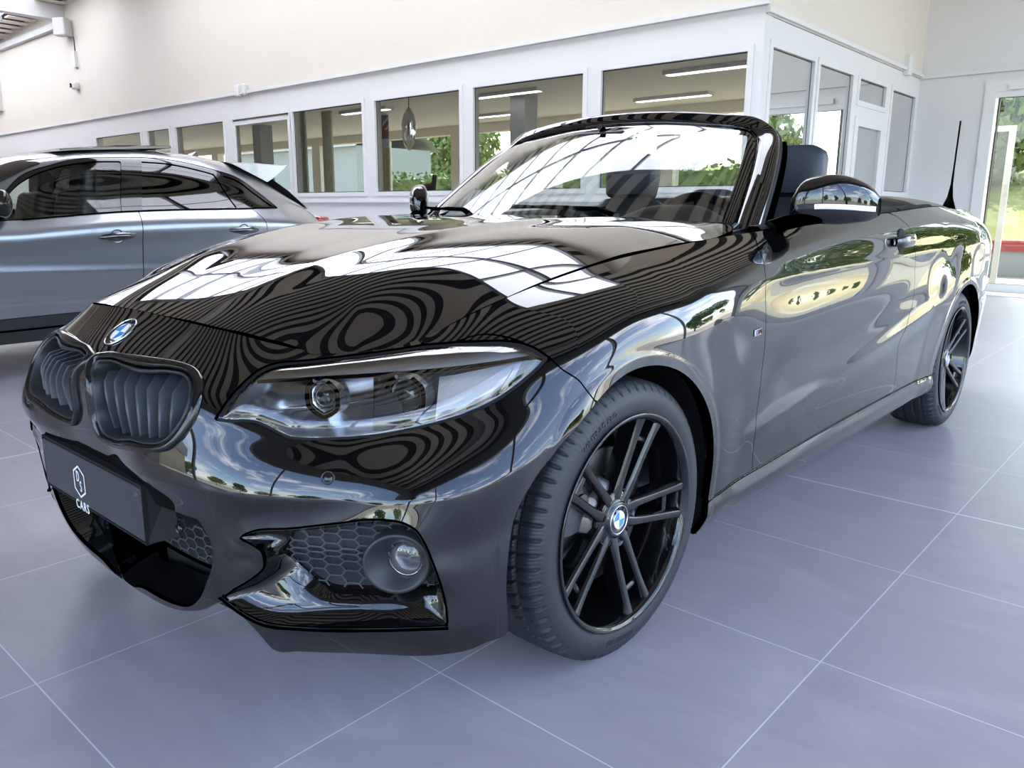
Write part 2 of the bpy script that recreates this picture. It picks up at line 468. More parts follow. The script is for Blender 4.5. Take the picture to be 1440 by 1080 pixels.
# ---------------------------------------------------------------- body side surface: nose centre -> round the corner -> door -> tail
X0, XR = -.30, -2.90
def make_girdle():
    # rows from the lower edge to the bonnet seam / belt line
    zf = np.array([.158, .222, .30, .385, .455, .515])            # heights at the nose, rows 0..5
    zs = np.array([.190, .235, .30, .385, .475, .575])            # along the side
    zr = np.array([.24, .30, .36, .43, .51, .60])
    fr = np.array([.32, .60, .83])                                # rows 6..8, between row 5 and row 9
    xn = np.array([.715, .745, .762, .772, .779, .784, .780, .757, .700])
    yf = np.array([.805, .850, .868, .876, .884, .888, .889, .884, .826])
    nf = np.array([3.0, 3.0, 3.0, 2.9, 2.8, 2.7, 2.7, 2.7, 2.7])
    xt = np.array([.70, .73, .74, .75, .755, .76, .765, .755, .73])
    # bonnet seam (row 9) from the photo: x, y, z
    seam = np.array([(.636, .0, .767), (.638, .12, .765), (.634, .25, .760), (.610, .36, .750), (.550, .455, .727), (.468, .545, .721),
                     (.375, .618, .742), (.287, .670, .786), (.105, .702, .838), (-.10, .714, .874), (-.30, .722, .896)])
    sph = np.degrees(np.arctan2(seam[:, 1], seam[:, 0]-X0))
    # columns
    th = np.linspace(0, np.pi/2, 2001)
    def quarter(xn_, y_, n):
        x = X0+(xn_-X0)*np.abs(np.cos(th))**(2/n); y = y_*np.abs(np.sin(th))**(2/n)
        return x, y
    x5, y5 = quarter(xn[5], yf[5], nf[5]); L5 = np.r_[0, np.cumsum(np.hypot(np.diff(x5), np.diff(y5)))]
    ph5 = np.degrees(np.arctan2(y5, x5-X0))
    nF = 210
    ph = np.interp(np.linspace(0, L5[-1], nF), L5, ph5); uF = np.linspace(0, L5[-1], nF)
    nS = 280; xs = np.linspace(X0, XR, nS+1)[1:]; uS = uF[-1]+(X0-xs)
    nR = 110; thr = np.linspace(0, np.pi/2, nR+1)[1:]
    uR = uS[-1]+np.linspace(0, 1.35, nR+1)[1:]
    u = np.r_[uF, uS, uR]
    D = np.zeros((10, len(u), 3))
    # row 9
    s9 = cspline(sph, seam, ph)
    X9 = np.array([-.30, -.60, -.80, -1.0, -1.4, -1.9, -2.4, -2.9]); Y9 = np.array([.722, .742, .768, .784, .797, .800, .790, .748]); Z9 = np.array([.896, .922, .9365, .950, .970, .993, 1.013, 1.006])
    y9 = cspline(X9[::-1], Y9[::-1], xs); z9 = cspline(X9[::-1], Z9[::-1], xs)
    # blend start slope
    D[9, :nF] = s9; D[9, nF:nF+nS] = np.stack([xs, y9, z9], 1)
    # side width factor along the car
    SX = np.array([-.30, -.7, -1.2, -1.8, -2.3, -2.69, -2.9]); SW = np.array([1.0, .993, .986, .988, .997, 1.002, 1.0])
    sw = cspline(SX[::-1], SW[::-1], xs)
    wz = sstep(.62, -.35, D[9, :nF, 0])
    wr = sstep(-2.0, -3.0, xs)
    rear_y9 = .748; rear_z9 = np.interp(thr, [0, np.pi/2], [1.006, .985])
    def rear(xt_, y_, n=3.4):
        return XR-(xt_)*np.abs(np.sin(thr))**(2/n), y_*np.abs(np.cos(thr))**(2/n)
    xr, yr = rear(.70, .748, 3.0); D[9, nF+nS:] = np.stack([xr, yr, rear_z9], 1)
    low = [np.array([(.735, 0), (.733, .2), (.716, .38), (.676, .515), (.577, .678), (.495, .812), (.415, .850), (.2, .860), (X0, .845)]),
           np.array([(.748, 0), (.746, .2), (.730, .38), (.697, .53), (.602, .70), (.517, .830), (.43, .864), (.2, .874), (X0, .862)])]
    yf[0], yf[1] = .845, .862
    for i in range(9):
        x, y = quarter(xn[i], yf[i], nf[i]); p = np.degrees(np.arctan2(y, x-X0))
        fx, fy = np.interp(ph, p, x), np.interp(ph, p, y)
        if i < 7:
            q = low[min(i, 1)]+np.array([(0, 0), (0, 0), (.010, .003), (.014, .004), (.018, .004), (.02, .004), (.018, .002)][i]); q = smooth_poly(q, 12, closed=False); pq = np.degrees(np.arctan2(q[:, 1], q[:, 0]-X0))
            k = (1, 1, .98, .95, .85, .62, .28)[i]
            k = k*(1-sstep(52, 82, ph)) if i > 1 else k
            fx = fx+(np.interp(ph, pq, q[:, 0])-fx)*k; fy = fy+(np.interp(ph, pq, q[:, 1])-fy)*k
        sy = yf[i]*sw
        tb = {6: .006, 7: .020}.get(i, 0)*sstep(-.3, -.9, xs)*sstep(-3.0, -2.4, xs); sy = sy-tb
        if i < 6:
            zF = zf[i]+(zs[i]-zf[i])*wz; zS = zs[i]+(zr[i]-zs[i])*wr; zR = np.full(nR, zr[i])
            if i == 8: pass
        else:
            f = fr[i-6]
            b = zf[5]+(zs[5]-zf[5])*wz; zF = b+(D[9, :nF, 2]-b)*f
            b = zs[5]+(zr[5]-zs[5])*wr; zS = b+(D[9, nF:nF+nS, 2]-b)*f
            zR = zr[5]+(rear_z9-zr[5])*f
        if i == 8:
            # follow the bonnet seam round the corner, rolled outward
            g = D[9, :nF, :2]-np.array([X0, 0]); r9 = np.linalg.norm(g, axis=1); r7x, r7y = quarter(xn[7], yf[7], nf[7]); p7 = np.degrees(np.arctan2(r7y, r7x-X0))
            r7 = np.hypot(np.interp(ph, p7, r7x)-X0, np.interp(ph, p7, r7y))
            k = .40+.10*sstep(10, 60, ph)+.18*sstep(35, 80, ph)
            r = r9+(r7-r9)*k
            # start value at the nose keeps the emblem panel at its slope
            fx = X0+r*np.cos(np.radians(ph)); fy = r*np.sin(np.radians(ph))
            k = .68
            sy = D[9, nF:nF+nS, 1]+(yf[7]*sw-.022*sstep(-.3, -.9, xs)*sstep(-3.0, -2.4, xs)-D[9, nF:nF+nS, 1])*(k+.14*sstep(-.3, -.9, xs))
            xr, yr = rear(.73, D[9, nF+nS-1, 1]+(yf[7]*sw[-1]-D[9, nF+nS-1, 1])*k, 3.2)
        else:
            xr, yr = rear(xt[i], yf[i]*sw[-1])
        D[i, :nF] = np.stack([fx, fy, zF], 1)
        D[i, nF:nF+nS] = np.stack([xs, sy, zS], 1)
        D[i, nF+nS:] = np.stack([xr, yr, zR], 1)
    vd = np.array([.185, .235, .30, .38, .470, .570, .680, .775, .850, .925])
    v = np.linspace(vd[0], vd[-1], 128)
    P = cspline(vd, D, v)               # (nv, nu, 3)
    return Surf(u, v, P.transpose(1, 0, 2).copy(), flip=False), nF, nS
G, NF, NS = make_girdle()
if ((G.N[:, :, 1])[NF+50].mean()) < 0: G.flip = True; G.N = -G.N
U_X0 = G.u[NF-1]
def ux(x): return U_X0+(X0-x)     # u of a side station

def crease(dist_signed, w_up, w_dn, a):
    """tent-shaped ridge with a tight top"""
    d = np.where(dist_signed > 0, dist_signed/w_up, -dist_signed/w_dn)
    t = np.clip(1-d, 0, 1)
    s = t*t*(1.6-.6*t)
    return a*np.where(t > 0, s, 0)
def shape_girdle():
    P, N = G.P, G.N; x, y, z = P[..., 0], P[..., 1], P[..., 2]; U, V = G.U, G.V
    d = np.zeros(U.shape)
    side = sstep(.1, -.35, x)
    # wheel-arch swell
    for cx, w in ((0., 1.), (-2.69, 1.)):
        r = np.hypot(x-cx, z-.318)
        d += .012*sstep(.56, .37, r)*sstep(.55, .80, y)*(sstep(.12, .3, z))
        d += .003*sstep(.385, .372, r)*sstep(.6, .8, y)
    # nose ridge: bumper shoulder under the lamps
    zl = .488+.006*sstep(0, .4, y)+.13*sstep(.55, .02, x)
    s = z-zl
    up = .032*np.where(s > 0, .5+.5*np.cos(np.pi*np.clip(s/.16, 0, 1)), 0); dn_ = np.clip(1+s/.10, 0, 1); dn_ = .032*np.where(s <= 0, dn_*dn_*(1.6-.6*dn_), 0)
    d += (up+dn_)*sstep(-.02, .22, x)*sstep(.08, .32, y)
    # shoulder line through the door handle
    zl = .800+.055*np.clip((-.2-x)/3.0, 0, 1)
    s = z-zl
    d += (crease(s, .035, .07, .004))*sstep(-.35, -.85, x)*sstep(-3.3, -3.0, x)
    # hollow below it and the rising line above the sill
    zl = .40+.20*np.clip((-.45-x)/1.75, 0, 1.1)**1.3
    s = z-zl
    d += (-.012*np.exp(-((s-.13)/.09)**2)+crease(s, .05, .07, .006))*sstep(-.45, -.75, x)*sstep(-2.45, -2.15, x)
    G.P = P+N*d[..., None]; G.P[0, :, 1] = 0; G.normals()
shape_girdle()

# ---------------------------------------------------------------- bonnet: smooth height field inside the seam
class Height:
    """thin-plate surface z(x, y) through given points"""
    def __init__(s, pts, lam=1e-6):
        p = np.asarray(pts, float); s.c = p[:, :2]; n = len(p)
        K = s.k(np.linalg.norm(s.c[:, None]-s.c[None], axis=2))+lam*np.eye(n)
        Q = np.c_[np.ones(n), s.c]; A = np.block([[K, Q], [Q.T, np.zeros((3, 3))]])
        w = np.linalg.solve(A, np.r_[p[:, 2], 0, 0, 0]); s.w, s.a = w[:n], w[n:]
    def k(s, r): return np.where(r > 1e-9, r*r*np.log(r+1e-12), 0)
    def __call__(s, X, Y):
        q = np.stack([X.ravel(), Y.ravel()], 1)
        z = s.a[0]+q@s.a[1:]
        for k0 in range(0, len(q), 20000):
            z[k0:k0+20000] += s.k(np.linalg.norm(q[k0:k0+20000, None]-s.c[None], axis=2))@s.w
        return z.reshape(X.shape)
HOOD_EDGE = [(.636, .0, .767), (.638, .12, .765), (.634, .25, .760), (.610, .36, .750), (.550, .455, .727), (.468, .545, .721),
             (.375, .618, .742), (.287, .670, .786), (.105, .702, .838), (-.10, .714, .874), (-.30, .722, .896), (-.60, .724, .920), (-.74, .712, .937)]
COWL = [(-.80, .68, .950), (-.74, .50, .960), (-.66, .28, .968), (-.615, .0, .972)]
def make_hood():
    pts = list(HOOD_EDGE)+COWL
    pts += [(.50, 0, .8215), (.35, 0, .871), (.15, 0, .917), (-.10, 0, .950), (-.35, 0, .966),
            (.45, .30, .826), (.20, .33, .899), (-.10, .36, .946), (-.40, .40, .962),
            (.20, .52, .872), (-.10, .56, .926), (-.40, .58, .948), (-.62, .60, .954), (.42, .47, .800)]
    full = []
    for x, y, z in pts:
        full.append((x, y, z))
        if y > 0: full.append((x, -y, z))
    H = Height(full, 2e-5)
    x = np.linspace(.66, -.86, 190); y = np.linspace(-.76, .76, 190)
    X, Y = np.meshgrid(x, y, indexing='ij')
    Z = H(X, Y)
    # the two long creases of the bonnet
    yc = .20+.26*np.clip((.62-X)/1.3, 0, 1)
    s = np.abs(Y)-yc
    Z += crease(-s, .16, .09, .006)*sstep(.64, .35, X)*sstep(-.86, -.5, X)
    return Surf(-x, y, np.stack([X, Y, Z], 2), flip=False)
HOOD = make_hood()
if HOOD.N[..., 2].mean() < 0: HOOD.flip = True; HOOD.N = -HOOD.N
# ================================================================ the black convertible
CAR = thing('convertible_car', 'glossy black two-door convertible with its roof down on the tiled floor, filling the foreground', 'car', (0, 0, 0))
def uv_sdf(S, px, n=8, off=0.0, closed=True):
    q = smooth_poly(S.pix(px), n)
    if off: q = offset_poly(q, off)
    return sdf_poly(S.U, S.V, q), q
def half_edge(S, line):
    return smooth_poly(S.pix(line), 8, closed=False)

# outlines read from the photo
HL_PX = [(302, 590, 1), (310, 578), (327, 554), (345.5, 535), (364, 520), (386, 511), (423, 507), (494, 499), (550, 491.6), (589, 485.5), (629, 482), (673, 480), (713, 480), (737, 484), (754, 491), (772, 503, 1),
         (753, 523), (729, 543), (695, 565.5), (655, 583), (607, 597), (562, 607), (520, 613.5), (475, 617), (432, 617.6), (407, 616), (390, 609), (373, 600), (360, 594.5), (345, 592), (323, 592.6)]
KID_PX = [(124, 527), (126, 512), (134, 502), (149, 497.5), (180, 499), (228.5, 505), (262, 512), (279, 520), (286, 533), (285, 554), (277, 583), (264.6, 606), (250, 624), (236, 633.5), (214, 637), (185, 633.5), (158, 625), (142, 614), (132, 593), (126, 557)]
FOG_PX = [(337, 758), (350, 749), (412, 743), (475, 736), (537, 731), (565, 735), (584, 745), (596, 762), (607, 787), (619, 820), (627, 852), (630, 881, 1), (580, 884), (525, 885), (440, 884), (395, 881), (368, 876), (346, 866), (311, 839, 1), (334, 826), (357, 812), (372, 795), (366, 772)]
LOW_PX = [(300, 776), (299, 792), (291, 819), (280, 843), (264, 853.5), (248, 851), (204, 829), (156, 798), (140, 783)]
FEND_PX = [(590, 470), (600, 487), (680, 470), (752, 490), (773, 503), (790, 519), (814, 535), (832, 558), (868, 620)]
DOORF_PX = [(1052, 322), (1060, 331), (1068, 352), (1075, 376), (1077, 400), (1077, 440), (1075, 490), (1070, 535), (1063, 595), (1058, 655), (1056, 680)]
DOORR_PX = [(1246, 299), (1258, 303), (1270, 311), (1280, 322), (1285, 340), (1287, 372), (1285, 416), (1277, 450), (1265, 481), (1259, 532), (1256, 560)]
SKIRT_Z = lambda x: .272+.030*np.clip((-.35-x)/2.1, -.2, 1.1)

g = G
# the skin flares out again above the side intake
s0_ = sdf_poly(G.U, G.V, smooth_poly(G.pix(FOG_PX), 8)); k_ = np.clip(1-s0_/.060, 0, 1)
G.P = G.P+G.N*(.013*k_**2*sstep(.30, .38, G.V)*(s0_ > 0)*sstep(.2, .4, G.P[..., 0])+.013*(s0_ <= 0)*sstep(.30, .38, G.V)*sstep(.2, .4, G.P[..., 0]))[..., None]; G.P[0, :, 1] = 0; G.normals(); del G.uvp
sd_hl, hl_uv = uv_sdf(g, HL_PX)
sd_kid, kid_uv = uv_sdf(g, KID_PX)
sd_fog, fog_uv = uv_sdf(g, FOG_PX)
low_right = g.pix(LOW_PX)
vb = min(q[1] for q in low_right)
low_uv = smooth_poly(low_right+[(-.05, low_right[-1][1], 1), (-.05, .42, 1), (low_right[0][0]*.93, .42, 1), (low_right[0][0]*.99, .37)], 8)
sd_low = sdf_poly(g.U, g.V, low_uv)
Xg, Yg, Zg = g.P[..., 0], g.P[..., 1], g.P[..., 2]
def arch_sdf(cx, R):
    r = np.hypot(Xg-cx, Zg-.318)
    ext = .058*sstep(.08, .30, Xg-cx)*sstep(.64, .44, Zg) if cx == 0 else 0
    return np.where(np.abs(Xg-cx) < .7, np.where(Yg > .45, R+ext-r, -1), -1)
sd_arch = np.maximum(arch_sdf(0, .352), arch_sdf(-2.69, .352))
fend = half_edge(g, FEND_PX); doorf = half_edge(g, DOORF_PX); doorr = half_edge(g, DOORR_PX)
def left_of(line, top=1.2, bot=-.2):
    """signed distance, negative on the nose side of a line that runs from the top edge down"""
    a = np.array([(line[0][0], top)]); b = np.array([(line[-1][0], bot)])
    poly = np.vstack([a, line, b, [(-1, bot), (-1, top)]])
    return sdf_poly(g.U, g.V, poly)
sF, sDf, sDr = left_of(fend), left_of(doorf), left_of(doorr)
gap = .0016
skirt = SKIRT_Z(Xg)-Zg           # > 0 below the skirt line
side_only = np.where(Xg < .2, skirt, -1)
top_cut = g.V-(g.v[-1]-.003)
def inter(*a):
    r = a[0]
    for b in a[1:]: r = np.maximum(r, b)
    return r
def both(make, name, mat_, parent, labels=(None, None)):
    """a left and a right copy of a shape"""
    m = make(); r = m.mirrored()
    return m.build(name, mat_, parent, labels[0]), r.build(name, mat_, parent, labels[1])
def border_strip(mb, S, sd, depth, rise, j=0):
    """turns the lower border of a panel under the car"""
    P = S.P[:, j]; ok = (sd[:, j] < 0) & (sd[:, j+1] < 0)
    run = []
    def flush(run):
        if len(run) < 3: return
        p = P[run]; n = S.N[run, j].copy(); n[:, 2] = 0; n /= np.linalg.norm(n, axis=1)[:, None]+1e-9
        q = [p]
        q += [p-n*.006+np.array([0, 0, -.004]), p-n*.02+np.array([0, 0, -.003]), p-n*depth+np.array([0, 0, rise])]
        mb.grid(np.stack(q, 1))
    for i in range(len(ok)):
        if ok[i]: run.append(i)
        else: flush(run); run = []
    flush(run)
    return mb

# ---- front bumper: one piece across both sides
sd_bump = inter(sF+gap, -(sd_hl-.003), -sd_kid, -sd_fog, -sd_low, sd_arch, top_cut)
BOT_PX = [(110, 757), (156, 803), (204, 836), (248, 857), (266, 859), (285, 857), (300, 850), (313, 845, 1), (330, 858), (345, 871), (366, 893), (384, 913), (420, 916), (512, 919), (632, 919), (662, 913), (684, 903)]
bq = smooth_poly(g.pix(BOT_PX), 8, closed=False)
sd_bot = sdf_poly(g.U, g.V, np.vstack([[(-.3, bq[0][1])], bq, [(bq[-1][0]+.3, bq[-1][1]), (bq[-1][0]+.3, -.5), (-.3, -.5)]]))
sd_bump = np.maximum(sd_bump, -sd_bot)
bump = g.cut(sd_bump, lip=.022)
bq = bq[:np.argmax((np.hypot(g.at(bq[:, 0], bq[:, 1])[:, 0], g.at(bq[:, 0], bq[:, 1])[:, 2]-.318) < .415) | (np.arange(len(bq)) == len(bq)-1))]
p_ = g.at(bq[:, 0], bq[:, 1]); n_ = g.nrm(bq[:, 0], bq[:, 1]).copy(); n_[:, 2] = 0
bump.grid(np.stack([p_, p_-n_*.004+np.array([0, 0, -.003]), p_-n_*.02+np.array([0, 0, -.002]), p_-n_*.16+np.array([0, 0, .012])], 1))
full = MB().join(bump).join(bump.mirrored())
BUMPER = full.build('front_bumper', M['paint'], CAR)
# ---- front wings, doors, rear body
def mk_fender():
    s = inter(-sF+gap, sDf+gap, -(sd_hl-.003), sd_arch, top_cut, side_only+.0)
    return g.cut(s, lip=.02)
FEND = both(mk_fender, 'front_wing', M['paint'], CAR)
def mk_door():
    s = inter(-sDf+gap, sDr+gap, top_cut, side_only)
    return g.cut(s, lip=.02)
DOORS = both(mk_door, 'door', M['paint'], CAR)
def mk_rear():
    s = inter(-sDr+gap, sd_arch, top_cut, np.where(Xg > -2.5, skirt, -1))
    return g.cut(s, lip=.02)
rq = mk_rear(); REAR = MB().join(rq).join(rq.mirrored()).build('rear_body', M['paint'], CAR)
# ---- side skirts: flared strip under the doors
def mk_skirt():
    S = Surf(g.u, g.v, g.P.copy(), g.flip)
    dz = SKIRT_Z(Xg)-Zg
    prof = np.interp(dz, [0, .006, .012, .035, .075, .12], [.0005, .0025, .005, .011, .011, -.006])
    S.P = g.P+g.N*prof[..., None]; S.normals()
    s = inter(-(dz-.0022), sd_arch, -(g.U-(U_X0-.25)), np.where(Xg < -2.5, Xg*0+1, -1))
    m = S.cut(s, lip=.015)
    return border_strip(m, S, s, .22, .03)
SKIRTS = both(mk_skirt, 'side_skirt', M['paint'], CAR)
# bright edge along the top of the skirt
def mk_skirt_edge():
    xs_ = np.linspace(-.40, -2.33, 40); pts = []
    for x in xs_:
        u = ux(x); vv = np.interp(SKIRT_Z(x), np.sort(g.P[np.searchsorted(g.u, u)][:60, 2]), g.v[:60])
        pts.append(g.at(u, vv)+g.nrm(u, vv)*.002)
    return MB().tube(pts, .0022, 6)
SK_EDGE = []
for o, mir in zip(SKIRTS, (0, 1)):
    m = mk_skirt_edge(); m = m.mirrored() if mir else m
    m.build('trim_line', M['satin'], o)

# ---- bonnet
def mk_hood():
    S = HOOD
    px = [(265, 451), (325, 465), (362, 473.6), (400, 483.5), (420, 490), (438, 500, 1), (500, 497.5), (550, 492), (587, 486, 1), (620, 465), (660, 443), (710, 420), (760, 398), (820, 376), (880, 357), (940, 345), (1000, 336)]
    right = [(.640, 0), (.640, .12)]+[(-q[0], q[1])+tuple(q[2:]) for q in S.pix(px)]+[(-.66, .722), (-.74, .708), (-.775, .690)]
    rear_ = [(-.735, .50), (-.665, .28)]
    half = right+rear_
    poly = [(x, y)+tuple(q) for x, y, *q in half]+[(-.625, 0)]+[(x, -y)+tuple(q) for x, y, *q in half[:0:-1]]
    q = smooth_poly([(-p[0],)+tuple(p[1:]) for p in poly], 8)
    q = offset_poly(q, -.002)
    sd = sdf_poly(S.U, S.V, q)
    return S.cut(sd, lip=.018).build('bonnet', M['paint'], CAR)
BONNET = mk_hood()

# ---- kidney grilles
def kidney():
    ring = kid_uv[::2]; n = len(ring); c = ring.mean(0)
    d = c-ring; L = np.linalg.norm(d, axis=1)[:, None]; d /= L
    P = g.at(ring[:, 0], ring[:, 1]); N = g.nrm(ring[:, 0], ring[:, 1])
    def inset(k, off):
        q = ring+d*k
        if off < -.03: return g.at(q[:, 0], q[:, 1])+np.array([off, 0, 0])
        return g.at(q[:, 0], q[:, 1])+N*off
    fr = MB().grid(np.stack([inset(-.001, -.02), inset(.000, .004), inset(.005, .009), inset(.016, .009), inset(.0225, .002), inset(.025, -.055)], 1), closed_u=True)
    rim = MB().grid(np.stack([inset(.0245, -.001), inset(.0265, .003), inset(.030, .003), inset(.032, -.002), inset(.033, -.06)], 1), closed_u=True)
    sl = []
    off = (60, 400); sc = 4.154
    tops = [(362, 440), (422, 436), (488, 436), (552, 444), (620, 454), (700, 466), (772, 488), (838, 520)]
    kink = [(303, 555), (358, 562), (415, 568), (475, 582), (540, 600), (608, 612), (680, 626), (757, 636)]
    mid = [(312, 640), (368, 660), (427, 680), (483, 700), (548, 715), (612, 735), (677, 745), (746, 745)]
    bot = [(362, 800), (422, 850), (470, 872), (520, 890), (568, 900), (622, 905), (680, 895), (742, 870)]
    def pp(q, o_):
        return g.deep((off[0]+q[0]/sc, off[1]+q[1]/sc), -o_)
    for a, b, m_, c_ in zip(tops, kink, mid, bot):
        path = [pp(a, -.040), pp(b, -.010), pp(m_, -.008), pp(c_, -.022)]
        q = cspline([0, .22, .5, 1], np.array(path), np.linspace(0, 1, 14))
        q = np.vstack([np.linspace(path[0], path[1], 5)[:-1], cspline([0, .4, 1], np.array(path[1:]), np.linspace(0, 1, 10))])
        back = np.array([-1, -.12, .0]); w = np.array([-.10, 1, 0])*.0022
        dep = np.linspace(.035, .055, len(q))[:, None]
        G4 = np.stack([q+w*1.2+back*dep, q+w+back*.004, q+w*.4, q-w*.4, q-w+back*.004, q-w*1.2+back*dep], 1)
        sl.append(MB().grid(G4))
    bk = inset(.02, -.075); cen = bk.mean(0)
    back = MB().add([cen]+list(bk), [(0, i+1, (i+1) % n+1) for i in range(n)])
    fl = MB()
    return fr, rim, sl, back
fr, rim, sl, back = kidney()
for mir in (False, True):
    k = (fr.mirrored() if mir else fr).build('kidney_grille', M['gloss'], CAR)
    (rim.mirrored() if mir else rim).build('grille_ring', M['plastic'], k)
    for s_ in sl: (s_.mirrored() if mir else s_).build('slat', M['plastic_soft'], k)
    (back.mirrored() if mir else back).build('grille_backing', M['dark'], k)

# ---- badges
def frame_at(S, u, v, up=(0, 0, 1), off=0.0):
    p = S.at(u, v); n = S.nrm(u, v); t = np.cross(up, n); t /= np.linalg.norm(t); b = np.cross(n, t)
    p = p+n*off
    return Matrix(((t[0], b[0], n[0], p[0]), (t[1], b[1], n[1], p[1]), (t[2], b[2], n[2], p[2]), (0, 0, 0, 1)))
LETTERS = {'B': [[(0, 0), (0, 1)], [(0, 1), (.5, .95), (.6, .75), (.5, .55), (0, .52)], [(.5, .52), (.68, .28), (.5, .04), (0, 0)]],
           'M': [[(0, 0), (0, 1), (.4, .35), (.8, 1), (.8, 0)]], 'W': [[(0, 1), (.25, 0), (.5, .7), (.75, 0), (1, 1)]]}
def roundel(M4, r, parent, name='badge', one=False):
    """round badge: black ring with letters, blue and white quarters; one = everything in a single mesh"""
    bits = []
    def bit(nm, mt, fn):
        m = MB(); m.xf = M4; fn(m); bits.append((nm, mt, m))
    bit(name, M['gloss'], lambda m: m.lathe([(0, .001), (r*.60, .001), (r*.62, .0018), (r*.93, .0015), (r*.985, .0022), (r, .001), (r, -.006)], 48))
    bit('badge_rim', M['satin'], lambda m: m.lathe([(r*.93, .0015), (r*.945, .003), (r*.985, .003), (r, .0012)], 48))
    bit('badge_ring', M['satin'], lambda m: m.lathe([(r*.575, .0015), (r*.585, .0027), (r*.625, .0027), (r*.635, .0015)], 48))
    for q0 in range(4):
        a = [math.pi/2*(q0+k/10) for k in range(11)]
        V = [(0, 0, .0022)]+[(r*.58*math.cos(t), r*.58*math.sin(t), .0022) for t in a]
        bit('badge_quarter', M['white'] if q0 % 2 == 0 else M['blue'], lambda m: m.add(V, [(0, i+1, i+2) for i in range(10)], smooth=False))
    def letters(m):
        for ch, ang in (('B', 128), ('M', 90), ('W', 52)):
            th = math.radians(ang); rad = r*.70; sz = r*.20
            ex = Vector((math.sin(th), -math.cos(th), 0)); ey = Vector((math.cos(th), math.sin(th), 0))
            for st in LETTERS[ch]: m.tube([Vector((0, 0, .0022))+ey*(rad+sz*y)+ex*(sz*(x-.4)) for x, y in st], r*.022, 5)
    bit('badge_letters', M['white'], letters)
    lab = 'round black badge with blue and white quarters'
    if one:
        full = MB(); mats = []
        for nm, mt, m in bits:
            if mt not in mats: mats.append(mt)
            m.mi = [mats.index(mt)]*len(m.f); full.join(m)
        return full.build('wheel_badge', mats, parent, lab)
    b = bits[0][2].build(name, bits[0][1], parent, lab)
    for nm, mt, m in bits[1:]: m.build(nm, mt, b)
    return b
(eu, ev), = g.pix([(165, 466)])
roundel(frame_at(g, 0.0, ev, off=.001), .041, CAR)

